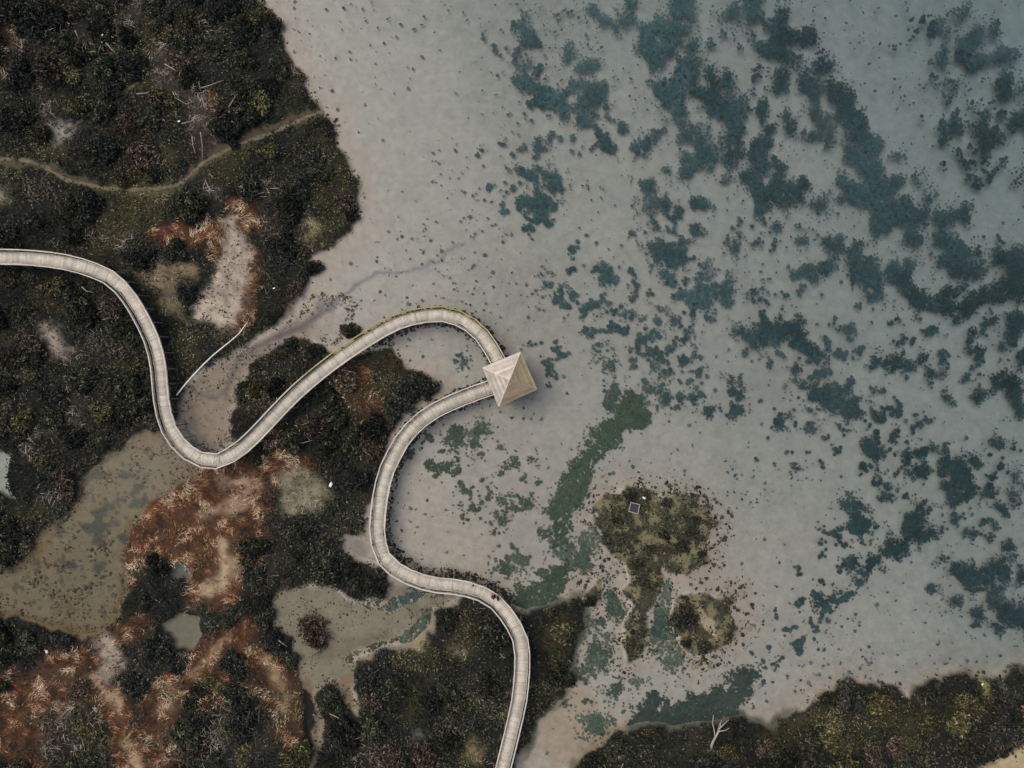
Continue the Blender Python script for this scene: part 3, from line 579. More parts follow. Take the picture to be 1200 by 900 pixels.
v, f, c = specks(260000, d_shore, .06, .30, lambda px, py: np.where((rng.random(len(px)) < .7)[:, None], C(44, 44, 36, A), C(74, 68, 52, A)), .06)
tag(npobj('wrack', v, f, M_cover, c), 'dark tufts and wrack along the edge of the scrub', 'weed', None, 'stuff')
def d_flat(px, py):
    f_ = np.maximum(lut(S_flat, px, py), lut(S_chan, px, py)); n_ = fbm(px, py, 20, 89, 3); q = fbm(px, py, 55, 90, 2)
    return (lut(S_land, px, py) < 1) * sstep(-8, 0, f_) * np.clip(.08 + 1.3 * np.maximum(0, n_) + .8 * sstep(9, 0, f_) * (n_ > -.1), 0, 1) * (px < 580)
v, f, c = specks(700000, d_flat, .05, .30, lambda px, py: np.where((rng.random(len(px)) < .5)[:, None], C(56, 54, 44, A), C(84, 78, 62, A)), .04)
tag(npobj('weed_clumps', v, f, M_cover, c), 'small dark tufts and debris on the tan mud flats and creek', 'weed', None, 'stuff')
v, f, c = specks(350000, lambda px, py: (lut(S_pond, px, py) > 0) * np.clip(.05 + 1.2 * np.maximum(0, fbm(px, py, 24, 94, 3)) + .5 * sstep(10, 0, lut(S_pond, px, py)), 0, 1), .05, .26, lambda px, py: np.where((rng.random(len(px)) < .6)[:, None], C(66, 62, 48, A), C(96, 80, 54, A)), .03)
tag(npobj('weed_clumps', v, f, M_cover, c), 'floating weed specks in the olive brown pond', 'weed', None, 'stuff')
S_h = np.maximum(chain([(760,650,60),(790,660,60),(820,720,50),(690,730,40),(720,760,40)], 60), -60)
def d_isl(px, py):
    s = lut(S_isl, px, py); return np.where(s > 0, 1 - .6 * (lut(gap, px, py) > .5), .55 * sstep(-32, 2, s)) * (.06 + .5 * (fbm(px, py, 13, 85, 3) > 0) + .3 * (fbm(px, py, 7, 86, 2) > .2))
v, f, c = specks(700000, lambda px, py: d_isl(px, py) * ((px > 650) & (px < 900) & (py > 550) & (py < 800)), .09, .32,lambda px, py: np.where((rng.random(len(px)) < .14)[:, None], C(104, 98, 66, A), C(46, 48, 38, A)), .05)
tag(npobj('glasswort', v, f, M_cover, c), 'low speckled saltmarsh plants on and around the islets', 'ground cover', None, 'stuff')

# ------------------------------------------------------------------ plant cover on the land (uncountable)
def pick(n, dens):
    px = rng.uniform(-190, 1390, n); py = rng.uniform(-160, 1060, n); k = rng.random(n) < dens(px, py); return px[k], py[k]
def leafcover(name, label, n, arr, z0, z1, size, cols, aspect=.6, cat='ground cover'):
    px, py = pick(n, lambda x, y: lut(arr, x, y) * (.35 + .65 * (fbm(x, y, 16, 87, 3) > -.15)))
    m = len(px); z = lut(Z, px, py) + z0 + (z1 - z0) * rng.random(m) ** 1.3
    c = np.stack([(px - 600) * .1, (450 - py) * .1, z], -1)
    a = rng.uniform(0, 2 * math.pi, m); tl = rng.uniform(-.9, .9, m); s = size * rng.uniform(.5, 1.4, m)
    u = np.stack([np.cos(a) * np.cos(tl), np.sin(a) * np.cos(tl), np.sin(tl)], -1) * s[:, None]
    v = np.stack([-np.sin(a), np.cos(a), rng.uniform(-.5, .5, m)], -1) * (s * aspect)[:, None]
    P, F = quads(c, u, v, .4); idx = np.clip(((.5 + .55 * fbm(px, py, 60, 99, 4) + rng.normal(0, .25, m)) * len(cols)).astype(int), 0, len(cols) - 1)
    cc = np.array(cols)[idx] * (rng.uniform(.6, 1.5, m) * np.clip(1 + .75 * fbm(px, py, 75, 97, 4) + .35 * fbm(px, py, 18, 98, 3), .35, 2))[:, None]
    return tag(npobj(name, P, F, M_cover, np.repeat(cc, 4, 0)), label, cat, None, 'stuff')
ANG = 2.6 * fbm(PX, PY, 45, 91, 3) + 1.2
def bladecover(name, label, n, arr, ln, wd, zr, cols, spread=.5, tilt=.35, cat='dry grass'):
    px, py = pick(n, lambda x, y: lut(arr, x, y) * (.3 + .7 * (fbm(x, y, 12, 93, 3) > -.1)))
    m = len(px); a = lut(ANG, px, py) * 2 + rng.normal(0, spread, m); tl = np.abs(rng.normal(0, tilt, m)); L = ln * rng.uniform(.4, 1.3, m)
    z = lut(Z, px, py) + zr * rng.random(m)
    u = np.stack([np.cos(a) * np.cos(tl), np.sin(a) * np.cos(tl), np.sin(tl)], -1) * (L / 2)[:, None]
    c = np.stack([(px - 600) * .1, (450 - py) * .1, z], -1) + u * [0, 0, 1]
    v = np.stack([-np.sin(a), np.cos(a), 0 * a], -1) * (wd * rng.uniform(.5, 1.3, m))[:, None]
    P, F = quads(c, u, v, .25); wx_ = px + 9 * fbm(px, py, 20, 45, 2); wy_ = py + 9 * fbm(px, py, 20, 46, 2); cl = fbm(wx_, wy_, 12, 95, 3)
    idx = np.clip(((cl * 1.25 + .46 + rng.normal(0, .13, m)) * len(cols)).astype(int), 0, len(cols) - 1)
    cc = np.array(cols)[idx] * rng.uniform(.75, 1.25, (m, 1))
    return tag(npobj(name, P, F, M_cover, np.repeat(cc, 4, 0)), label, cat, None, 'stuff')
leafcover('heath', 'low dark green heath between the shrubs', 800000, dark, .05, .6, .11, [C(28,31,28,A), C(35,38,33,A), C(44,46,37,A), C(60,58,45,A), C(84,79,62,A)])
leafcover('olive_turf', 'yellow olive turf and low grass in the scrub', 900000, olive, .02, .6, .09, [C(36,38,30,A), C(46,47,36,A), C(61,61,44,A), C(84,82,56,A), C(112,107,77,A)])
bladecover('reed_grass', 'rust brown flattened reed grass in combed swathes', 1300000, rust, .5, .016, .4, [C(50,40,33,A), C(88,58,40,A), C(128,82,50,A), C(156,108,70,A), C(190,154,116,A), C(214,190,156,A)], .4)
bladecover('straw', 'pale bleached straw lying on the bare patches', 300000, straw, .5, .02, .12, [C(92,76,58,A), C(146,130,106,A), C(180,166,142,A), C(168,154,130,A)], .8)
bladecover('brushwood', 'grey brown dead twigs lying in the scrub', 480000, grey, .85, .022, .75, [C(56,49,42,A), C(86,77,67,A), C(122,111,99,A), C(164,151,137,A)], 1.4, .3, 'brushwood')

# ------------------------------------------------------------------ shrubs: individual things
def shrub_mesh(seed, cols, nl, leaf, flat=.75, twigs=10):
    r = np.random.default_rng(seed); c = []; nrm = []
    lobes = [(0, 0, .4, .55)] + [(math.cos(t) * d_, math.sin(t) * d_, r.uniform(.1, .55), r.uniform(.2, .45)) for t, d_ in zip(r.uniform(0, 6.28, 11), r.uniform(.35, .85, 11))]
    tot = sum(l[3] ** 2 for l in lobes); P = []; Q = []; sh = []
    for lx, ly, lz, lr in lobes:
        n = int(nl * lr * lr / tot); d = r.normal(size=(n, 3)); d[:, 2] = np.abs(d[:, 2]) - .25; d /= np.linalg.norm(d, axis=1)[:, None]
        rad = lr * r.uniform(.45, 1.3, n) ** .8; p = np.array([lx, ly, lz]) + d * rad[:, None]; p[:, 2] = np.maximum(p[:, 2] * flat, .02); P.append(p); Q.append(d)
        sh.append(np.full(n, r.uniform(.75, 1.3)))
    P = np.concatenate(P); D = np.concatenate(Q); s = np.concatenate(sh); n = len(P)
    a = r.normal(size=(n, 3)); u = np.cross(D + .6 * r.normal(size=(n, 3)), a); u /= np.linalg.norm(u, axis=1)[:, None] + 1e-6
    v = np.cross(D + .5 * r.normal(size=(n, 3)), u); v /= np.linalg.norm(v, axis=1)[:, None] + 1e-6
    L = leaf * r.uniform(.55, 1.4, n)
    V, F = quads(P.astype(np.float32), u * L[:, None], v * L[:, None] * .55, .35)
    cc = np.array(cols)[np.minimum((r.random(n) ** 1.5 * len(cols)).astype(int), len(cols) - 1)] * (s * r.uniform(.7, 1.35, n))[:, None]; cc = np.repeat(cc, 4, 0)
    # stems
    Vs = [V]; Fs = [F]; Cs = [cc]; base = len(V)
    for k in range(twigs):
        t = r.uniform(0, 6.28); e = np.array([math.cos(t) * r.uniform(.3, .95), math.sin(t) * r.uniform(.3, .95), r.uniform(.35, .95) * flat]); s0 = np.array([0, 0, 0.])
        w = np.cross(e, [0, 0, 1]); w = w / (np.linalg.norm(w) + 1e-6) * .022; w2 = np.array([0, 0, .022])
        Vs.append(np.array([s0 - w, s0 + w, e + w * .3, e - w * .3, s0 - w2, s0 + w2, e + w2 * .3, e - w2 * .3])); Fs.append(np.array([[0, 1, 2, 3], [4, 5, 6, 7]]) + base); base += 8
        Cs.append(np.tile(C(84, 74, 64, A), (8, 1)))
    return npmesh('shrub', np.concatenate(Vs), np.concatenate(Fs), M_leaf, np.concatenate(Cs))
DK = [C(36,40,32,A), C(45,48,37,A), C(59,60,45,A), C(88,86,66,A)]
DK2 = [C(32,35,31,A), C(39,42,37,A), C(50,52,45,A), C(76,74,63,A)]
OL = [C(48,48,38,A), C(68,66,46,A), C(88,83,56,A), C(112,104,70,A)]
BR = [C(46,40,34,A), C(70,58,46,A), C(92,80,66,A), C(112,98,82,A)]
SH_DARK = [shrub_mesh(100 + i, DK if i % 2 else DK2, 1500, .085) for i in range(6)]
SH_OL = [shrub_mesh(200 + i, OL, 1300, .075) for i in range(2)]; SH_BR = [shrub_mesh(300 + i, BR, 900, .08, twigs=30) for i in range(2)]

S_bare = np.maximum.reduce([q for q, _ in S_straw] + [S_pool, S_pond, chain([(207,463,4),(249,414,4),(291,376,4)]), chain([(x, y, 3) for x, y in FP1])])
placed = []
def shrub(px, py, r, label, group=None, meshes=SH_DARK, hgt=1.0):
    h = .4 * r
    o = bpy.data.objects.new('shrub', random.choice(meshes)); link(o)
    z = gz(px, py) - .05; p = W(px, py, max(z + h, 0)); o.location = (p.x, p.y, z)
    o.scale = (r * random.uniform(.75, 1.25), r * random.uniform(.8, 1.2), r * hgt * random.uniform(.8, 1.25)); o.rotation_euler = (0, 0, random.uniform(0, 6.28))
    placed.append((px, py, r * 10)); return tag(o, label, 'shrub', group)
# singled-out shrubs
shrub(411, 389, 1.25, 'small dark green shrub pressed against the yellow stained northern rail of the boardwalk')
shrub(366, 410, 1.35, 'round dark green shrub alone on the mud north of the boardwalk')
shrub(341, 404, .95, 'small dark pointed shrub at the mud edge, left of the round lone shrub')
shrub(362, 738, 1.9, 'dark brown shrub island in the middle of the tan mud flat', None, SH_BR)
shrub(372, 752, 1.2, 'small brown shrub at the lower edge of the tan mud flat', None, SH_BR)
shrub(692, 706, .75, 'tiny dark bush on the sand beside the algae, west of the islets')
shrub(655, 795, 1.7, 'dark rounded shrub bulging onto the sand right of the southern boardwalk')
shrub(740, 581, .85, 'dark green bush just north of the small framed box on the islet')
shrub(800, 723, 1.5, 'large dark bush at the western end of the round southern islet')
shrub(366, 315, 1.4, 'dark shrub on the southern tip of the northwest headland')
shrub(388, 826, 1.6, 'dark shrub clump on the spit between two muddy creeks')
shrub(218, 346, 1.2, 'small dark green shrub on the tan bare patch right of the boardwalk curve')
ZONES = [('nw', lambda x, y: (x < 425) & (y < 300) & (y + 0 * x < 300), 'dense dark shrub in the scrub of the northwest headland', 'shrubs on the northwest headland'),
         ('w', lambda x, y: (x < 240) & (y >= 300) & (y < 680), 'dense dark shrub in the scrub west of the boardwalk curve', 'shrubs west of the boardwalk curve'),
         ('m', lambda x, y: (x >= 240) & (x < 540) & (y >= 300) & (y < 690), 'dark shrub in the thicket between the boardwalk bends', 'shrubs between the boardwalk bends'),
         ('sw', lambda x, y: (x < 365) & (y >= 680), 'dark shrub among the rust reed grass in the southwest', 'shrubs in the southwest reed land'),
         ('s', lambda x, y: (x >= 365) & (x < 685) & (y >= 690), 'dark shrub in the scrub around the southern boardwalk end', 'shrubs at the southern boardwalk end'),
         ('se', lambda x, y: (x >= 640) & (y >= 770), 'dark shrub in the scrub belt along the southeast shore', 'shrubs on the southeast shore'),
         ('i', lambda x, y: (x >= 685) & (x < 900) & (y >= 560) & (y < 785), 'dark low bush among the saltmarsh plants of the islets', 'bushes on the islets')]
RAILZ = np.maximum(chain([(0,302,17),(80,308,17),(135,328,17),(165,366,17),(185,410,17),(191,460,17),(202,505,17),(230,537,17),(265,538,17),(310,500,17),(370,440,17),(430,397,17),(470,376,17)], 40, False),
                   chain([(575,458,17),(513,478,17),(480,504,17),(461,536,17),(446,584,17),(443,634,17),(461,664,17),(500,684,17),(550,688,17),(588,710,17),(609,744,17),(612,790,17),(600,853,17),(585,920,17)], 40, False))
cand = 0; CAP = 288
while len(placed) < CAP and cand < 60000:
    cand += 1
    px, py = random.uniform(-25, 1225), random.uniform(-25, 925); a = np.array([px]), np.array([py])
    d = lut(dark, *a)[0]; ol = lut(olive, *a)[0]; gr = lut(grey, *a)[0]
    if d + .25 * ol + .25 * gr < random.uniform(.35, .9): continue
    if lut(RAILZ, *a)[0] > -2 or lut(S_land, *a)[0] < 3: continue
    isl = lut(S_isl, *a)[0] > 0
    r = random.uniform(4, 8) if isl else random.uniform(11, 20)
    r = min(r, max(4, lut(S_land, *a)[0] * .9 + 3))
    if lut(S_bare, *a)[0] > -r * .85 - 2: continue
    if any((px - q[0]) ** 2 + (py - q[1]) ** 2 < ((r + q[2]) * .62) ** 2 for q in placed): continue
    kind = SH_OL if random.random() < .12 + .5 * ol else (SH_BR if random.random() < .1 + gr * .5 else SH_DARK)
    for zn, fn, lab, grp in ZONES:
        if fn(px, py):
            w = {id(SH_OL): 'olive tinted', id(SH_BR): 'brownish twiggy', id(SH_DARK): None}[id(kind)]
            shrub(px, py, r / 10, lab if w is None else lab.replace('dense dark', w).replace('dark', w), grp if w is None else w + ' ' + grp, kind, 1.0); break

# ------------------------------------------------------------------ boardwalks
DZ = 2.1
GREYW = C(201, 192, 176, 1.36); EDGE = C(190, 181, 166, 1.28); YEL = C(152, 138, 66, 1.2); PILE = C(118, 110, 101, 1.2)
def boardwalk(pts, label, lichen=None):
    hw, ro = .60, .84                                      # deck half-width, railing offset
    pw = [W(x, y, DZ) for x, y in pts]; kn, _ = smooth_path([(p.x, p.y) for p in pw], 2.4); sk = np.concatenate([[0], np.cumsum(np.linalg.norm(np.diff(kn, axis=0), axis=1))]); qs = np.arange(0, sk[-1], .145)
    path = np.stack([np.interp(qs, sk, kn[:, k]) for k in (0, 1)], -1)
    d = np.gradient(path, axis=0); d /= np.linalg.norm(d, axis=1)[:, None]; nr = np.stack([-d[:, 1], d[:, 0]], -1); n = len(path)
    root = empty('boardwalk', (path[0][0], path[0][1], 0)); tag(root, label, 'boardwalk'); off = Vector(root.location)
    L3 = lambda i, k, z: Vector((path[i][0] + nr[i][0] * k, path[i][1] + nr[i][1] * k, z)) - off
    # deck planks
    V = []; Fc = []; cols = []; tone = 1.0
    for i in range(n - 1):
        if i % 9 == 0: tone = random.uniform(.9, 1.06)
        c = GREYW * tone * random.uniform(.88, 1.08) * (.86 if i % 9 == 0 else 1) * np.array([1, random.uniform(.98, 1.01), random.uniform(.95, 1.0)])
        b = len(V); zt = DZ + random.uniform(-.004, .004); e = .06
        for z in (DZ - .05, zt):
            for t in (e, 1 - e):
                for k in (-hw, hw):
                    p = L3(i, k, z) * (1 - t) + L3(i + 1, k, z) * t; V.append(tuple(p)); cols.append(c)
        Fc += [(b + 4, b + 6, b + 7, b + 5), (b, b + 1, b + 3, b + 2), (b, b + 4, b + 5, b + 1), (b + 2, b + 3, b + 7, b + 6), (b, b + 2, b + 6, b + 4), (b + 1, b + 5, b + 7, b + 3)]
    npobj('deck', V, Fc, M_wood, np.array(cols), root)
    for sg in (-1, 1):
        bm_ = MB()
        for i in range(0, n - 14, 14): bm_.bar(L3(i, sg * .42, DZ - .15), L3(min(i + 14, n - 1), sg * .42, DZ - .15), .09, .17, C(120, 108, 96, 1.2))
        bm_.build('stringer', M_wood, root)
    step = 12
    idx = list(range(4, n, step))
    if idx[-1] < n - 6: idx.append(n - 2)
    for sg in (-1, 1):
        rail = MB(); z1 = DZ + .62
        for a, b in zip(idx[:-1], idx[1:]):
            u = a / n; c = EDGE * random.uniform(.9, 1.1)
            if lichen and sg == lichen[2]:
                m = float(sstep(lichen[0], lichen[0] + .06, np.array(u)) * sstep(lichen[1], lichen[1] - .06, np.array(u))) * random.uniform(.6, 1); c = c * (1 - m) + YEL * m
            rail.bar(L3(a, sg * ro, z1), L3(b, sg * ro, z1), .13, .05, c)
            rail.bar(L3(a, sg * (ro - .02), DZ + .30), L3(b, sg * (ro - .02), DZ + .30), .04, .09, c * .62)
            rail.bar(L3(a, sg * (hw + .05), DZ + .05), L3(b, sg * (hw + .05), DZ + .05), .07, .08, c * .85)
        ro_ = rail.build('railing', M_wood, root)
        for i in idx:
            pb = MB(); q = L3(i, sg * 1.0, 0) + off; zg = float(lut(Z, np.array([q.x * 10 + 600]), np.array([450 - q.y * 10]))[0]) - .3
            c = PILE * random.uniform(.8, 1.15)
            pb.bar(L3(i, sg * .98, zg), L3(i, sg * ro, z1 - .026), .11, .11, c, Vector((d[i][0], d[i][1], 0)))
            pb.bar(L3(i, sg * .1, DZ - .29), L3(i, sg * .96, DZ - .29), .09, .12, c * .8)
            pb.build('post', M_wood, ro_)
    return root
BW1 = [(-140,303),(-70,301),(0,302),(40,303),(80,308),(110,316),(135,328),(152,345),(165,366),(177,390),(185,410),(189,435),(191,460),(194,485),(202,505),(214,523),(230,536),(250,541),(266,537),
       (285,525),(310,500),(340,468),(370,441),(400,418),(430,398),(450,386),(470,376),(490,370.5),(511,368.5),(530,370),(551,379),(565,393),(575.5,408),(584,423),(589,433)]
BW2 = [(582,452),(567,457),(540,467),(513,479),(495,491),(480,504),(469,520),(461,536),(452,555),(446,584),(444,604),(442.7,620),(443.3,635),(449,651),(461,664),(476,673),(500,682.5),
       (527,685),(551,688.5),(572,697),(588,710.5),(601,728),(609,744),(612.5,768),(611.5,791),(607.7,822),(600.7,853),(593,884),(588,905),(578,945),(566,1000),(556,1060)]
boardwalk(BW1, 'winding pale timber boardwalk from the western scrub up to the pavilion, northern rail stained yellow', (.66, .98, 1))
boardwalk(BW2, 'winding pale timber boardwalk from the pavilion south to the lower edge of the view')

# ------------------------------------------------------------------ pavilion
ez, az = 4.5, 6.0
cn = [W(566, 431, ez), W(609.5, 413, ez), W(629, 456, ez), W(584.5, 476, ez)]     # west, north, east, south corners of the eaves
cen = sum(cn, Vector()) / 4; apex = W(597, 445, az)
pv = empty('pavilion', (cen.x, cen.y, 0)); tag(pv, 'square timber pavilion with stepped pyramid roof where the two boardwalks meet', 'pavilion')
o3 = Vector(pv.location); PALE = C(198, 186, 172, 1.25); TAN = C(158, 144, 118, 1.2)
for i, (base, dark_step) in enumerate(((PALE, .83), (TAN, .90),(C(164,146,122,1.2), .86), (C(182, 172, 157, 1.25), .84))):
    a, b2 = cn[i], cn[(i + 1) % 4]; mb = MB(); K = 9
    nrm_ = (b2 - a).cross(apex - a).normalized(); nrm_ = nrm_ if nrm_.z > 0 else -nrm_
    for k in range(K):
        t0, t1 = k / K, min(1, (k + 1.12) / K)
        q = [a.lerp(apex, t0), b2.lerp(apex, t0), b2.lerp(apex, t1), a.lerp(apex, t1)]
        up = nrm_ * .11; lo = nrm_ * .005
        vs = [q[0] + up, q[1] + up, q[2] + lo, q[3] + lo, q[0] - nrm_ * .03, q[1] - nrm_ * .03, q[2] - nrm_ * .05, q[3] - nrm_ * .05]
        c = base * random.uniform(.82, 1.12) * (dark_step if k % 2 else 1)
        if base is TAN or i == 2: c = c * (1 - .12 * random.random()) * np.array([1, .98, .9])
        mb.add([p - o3 for p in vs], [(0,1,2,3),(7,6,5,4),(0,4,5,1),(1,5,6,2),(2,6,7,3),(3,7,4,0)], c)
    mb.build('roof_panel', M_roof, pv)
for i in range(4):
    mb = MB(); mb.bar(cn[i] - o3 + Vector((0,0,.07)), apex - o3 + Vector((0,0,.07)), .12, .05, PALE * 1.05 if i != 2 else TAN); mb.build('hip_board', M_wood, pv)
mb = MB(); mb.ellipsoid(apex - o3 + Vector((0,0,.1)), (.12,.12,.1), c=PALE); mb.build('finial', M_wood, pv)
inn = [cen.lerp(c_, .86) for c_ in cn]
mb = MB()
for k in range(28):
    t0, t1 = k / 28 + .002, (k + 1) / 28 - .002
    q = [inn[0].lerp(inn[1], t0), inn[0].lerp(inn[1], t1), inn[3].lerp(inn[2], t1), inn[3].lerp(inn[2], t0)]
    mb.add([Vector((p.x, p.y, DZ - .055 - dz)) - o3 for dz in (0, .06) for p in q], [(3,2,1,0),(4,5,6,7),(0,1,5,4),(1,2,6,5),(2,3,7,6),(3,0,4,7)], GREYW * random.uniform(.85, 1.05))
mb.build('platform', M_wood, pv)
for i in range(4):
    p = cen.lerp(cn[i], .80); mb = MB(); mb.bar(Vector((p.x, p.y, -1.2)) - o3, Vector((p.x, p.y, ez + .2)) - o3, .18, .18, PILE, Vector((0,1,0))); mb.build('post', M_wood, pv)
for i in (1, 2):
    a, b2 = inn[i], inn[(i + 1) % 4]; mb = MB()
    for hz in (.45, .95): mb.bar(Vector((a.x, a.y, DZ + hz)) - o3, Vector((b2.x, b2.y, DZ + hz)) - o3, .07, .1, EDGE)
    for t in (0.1, .37, .63, .9):
        p = a.lerp(b2, t); mb.bar(Vector((p.x, p.y, DZ - .05)) - o3, Vector((p.x, p.y, DZ + .95)) - o3, .08, .08, EDGE, Vector((0,1,0)))
    mb.build('railing', M_wood, pv)

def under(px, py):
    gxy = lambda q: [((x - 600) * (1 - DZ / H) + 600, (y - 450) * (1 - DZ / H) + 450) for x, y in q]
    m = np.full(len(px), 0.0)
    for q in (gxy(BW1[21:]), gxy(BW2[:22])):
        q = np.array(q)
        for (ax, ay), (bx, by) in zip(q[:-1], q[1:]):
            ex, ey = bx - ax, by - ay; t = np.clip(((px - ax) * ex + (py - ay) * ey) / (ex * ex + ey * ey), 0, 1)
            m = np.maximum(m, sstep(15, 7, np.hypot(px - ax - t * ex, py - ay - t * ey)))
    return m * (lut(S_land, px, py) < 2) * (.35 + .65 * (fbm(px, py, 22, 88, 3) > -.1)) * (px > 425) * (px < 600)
v, f, c = specks(700000, under, .08, .30, lambda px, py: np.tile(C(44, 46, 38, A), (len(px), 1)), .12)  # dark tufts massed along the deck's footprint, partly to imitate its soft shade
tag(npobj('weed_clumps', v, f, M_cover, c), 'dark weed tufts beneath the boardwalks, partly standing in for soft deck shade', 'weed', None, 'stuff')

# ------------------------------------------------------------------ people
def person(px, py, face, label, jacket, trousers, skin=C(150,116,98,1.1), hair=C(34,28,26,1.2), hgt=1.72, arm=0):
    k = hgt / 1.72; foot = W(px, py, DZ); root_loc = (foot.x, foot.y, DZ + .006)
    J = {'pel': (0,0,.93), 'wai': (0,0,1.08), 'che': (0,.01,1.28), 'nk0': (0,0,1.44), 'nk1': (0,.02,1.50), 'hd0': (0,.03,1.58), 'hd1': (0,.03,1.66)}
    Ed = [('pel','wai'),('wai','che'),('che','nk0'),('nk0','nk1'),('nk1','hd0'),('hd0','hd1')]
    Rr = {'pel': .15, 'wai': .13, 'che': .155, 'nk0': .075, 'nk1': .055, 'hd0': .095, 'hd1': .09}
    for s, n in ((-1, 'L'), (1, 'R')):
        J.update({'hip'+n: (s*.1,0,.86), 'kne'+n: (s*.115,.02,.48), 'ank'+n: (s*.12,-.02,.09), 'toe'+n: (s*.14,.15,.04)})
        J.update({'sho'+n: (s*.19,0,1.38), 'elb'+n: (s*.25,-.02 + .12*arm,1.12), 'wri'+n: (s*.22,.10 + .28*arm,.93 + .12*arm), 'han'+n: (s*.21,.17 + .29*arm,.90 + .12*arm)})
        Ed += [('pel','hip'+n),('hip'+n,'kne'+n),('kne'+n,'ank'+n),('ank'+n,'toe'+n),('che','sho'+n),('sho'+n,'elb'+n),('elb'+n,'wri'+n),('wri'+n,'han'+n)]
        Rr.update({'hip'+n: .105, 'kne'+n: .065, 'ank'+n: .045, 'toe'+n: .04, 'sho'+n: .075, 'elb'+n: .052, 'wri'+n: .036, 'han'+n: .036})
        for f, (dx, ln) in enumerate(((-.03,.075),(-.01,.088),(.012,.084),(.032,.066),(-s*.05,.05))):
            h = J['han'+n]; e = (h[0]+dx*1.1, h[1]+ln*.6, h[2]-.02); e2 = (e[0], e[1]+ln*.35, e[2]-.03)
            J['f%s%d' % (n, f)] = e; J['g%s%d' % (n, f)] = e2; Rr['f%s%d' % (n, f)] = .011; Rr['g%s%d' % (n, f)] = .008
            Ed += [('han'+n, 'f%s%d' % (n, f)), ('f%s%d' % (n, f), 'g%s%d' % (n, f))]
    keys = list(J); me = bpy.data.meshes.new('person_skeleton')
    me.from_pydata([tuple(c * k for c in J[q]) for q in keys], [(keys.index(a), keys.index(b)) for a, b in Ed], [])
    tmp = bpy.data.objects.new('person_tmp', me); col.objects.link(tmp)
    sm = tmp.modifiers.new('s', 'SKIN'); tmp.modifiers.new('u', 'SUBSURF').levels = 2
    if not me.skin_vertices: me.attributes
    for i, q in enumerate(keys):
        sv = me.skin_vertices[0].data[i]; rx = Rr[q] * k; sv.radius = (rx, rx); sv.use_root = (q == 'pel')
    dg = bpy.context.evaluated_depsgraph_get(); bm_me = bpy.data.meshes.new_from_object(tmp.evaluated_get(dg)); bpy.data.objects.remove(tmp)
    bm_me.name = 'person'; n = len(bm_me.vertices); co = np.empty(n * 3, np.float32); bm_me.vertices.foreach_get('co', co); co = co.reshape(-1, 3) / k
    cc = np.empty((n, 4), np.float32); cc[:, 3] = 1; cc[:, :3] = jacket; lower = (co[:, 2] < .92) & (np.abs(co[:, 0]) < .2) & (co[:, 1] < .16)
    cc[lower, :3] = trousers; cc[co[:, 2] < .08, :3] = C(36, 34, 34); cc[co[:, 2] > 1.47, :3] = skin
    hx = np.minimum(*(np.linalg.norm(co - np.array(J['han' + q]), axis=1) for q in 'LR')); cc[hx < .14, :3] = skin
    for a in list(bm_me.attributes):
        if a.name == 'Col': bm_me.attributes.remove(a)
    at = bm_me.attributes.new('Col', 'FLOAT_COLOR', 'POINT'); at.data.foreach_set('color', cc.ravel()); bm_me.materials.clear(); bm_me.materials.append(M_cloth)
    bm_me.polygons.foreach_set('use_smooth', np.ones(len(bm_me.polygons), bool))
    o = bpy.data.objects.new('person', bm_me); link(o); o.location = root_loc; o.rotation_euler = (0, 0, face); tag(o, label, 'person')
    hb = MB(); hb.ellipsoid((0, .005 * k, 1.675 * k), (.102 * k, .115 * k, .095 * k), c=hair); hb.build('hair', M_cloth, o, True)
    fb = MB(); fb.ellipsoid((0, .128 * k, 1.61 * k), (.014, .018, .022), 8, 6, skin)
    for s in (-1, 1): fb.ellipsoid((s * .033 * k, .118 * k, 1.64 * k), (.011, .008, .008), 8, 6, C(40, 34, 32)); fb.ellipsoid((s * .1 * k, .02 * k, 1.62 * k), (.012, .025, .035), 8, 6, skin)
    fb.ellipsoid((0, .118 * k, 1.565 * k), (.024, .01, .007), 8, 6, C(120, 72, 66)); fb.build('face', M_cloth, o, True)
    return o
person(578.8, 696.2, math.radians(10), 'larger person in dark clothes standing on the boardwalk by its northern rail', C(38,34,42), C(32,30,36), arm=.6)
person(583.6, 698.0, math.radians(-50), 'slimmer person in black and grey right at the boardwalk rail', C(62,60,62), C(34,33,35), hgt=1.6, arm=.8)

# short dark post at the rail
p = W(555, 683.2, DZ); r_ = empty('marker_post', (p.x, p.y, DZ)); tag(r_, 'short dark post with a small plate standing at the rail left of the two people', 'post')
mb = MB(); mb.bar((0,0,0), (0,0,1.0), .10, .10, C(52,50,48), Vector((0,1,0))); mb.build('post', M_paint, r_)
mb = MB(); mb.bar((.0,.08,1.02), (.0,-.10,1.0), .22, .03, C(58,58,56)); mb.build('plate', M_paint, r_)

# ------------------------------------------------------------------ framed box on the islet
p = W(743, 595, 1.0); r_ = empty('box', (p.x, p.y, gz(743, 595)), math.radians(-14)); tag(r_, 'small square box with dark lid and thin pale frame on the islet', 'box')
mb = MB(); mb.bar((0,0,0), (0,0,.82), .98, .98, C(70,64,58), Vector((0,1,0))); mb.build('wall', M_wood, r_)
mb = MB(); mb.bar((0,0,.823), (0,0,.86), .90, .90, C(66,62,70), Vector((0,1,0))); mb.build('lid', M_paint, r_)
for i in range(4):
    t = math.pi / 2 * i; c_, s_ = math.cos(t), math.sin(t); mb = MB(); h_ = .53
    mb.bar((c_*h_ - s_*-.56, s_*h_ + c_*-.56, .88), (c_*h_ - s_*.49, s_*h_ + c_*.49, .88), .07, .07, C(176,174,168)); mb.build('frame', M_paint, r_)

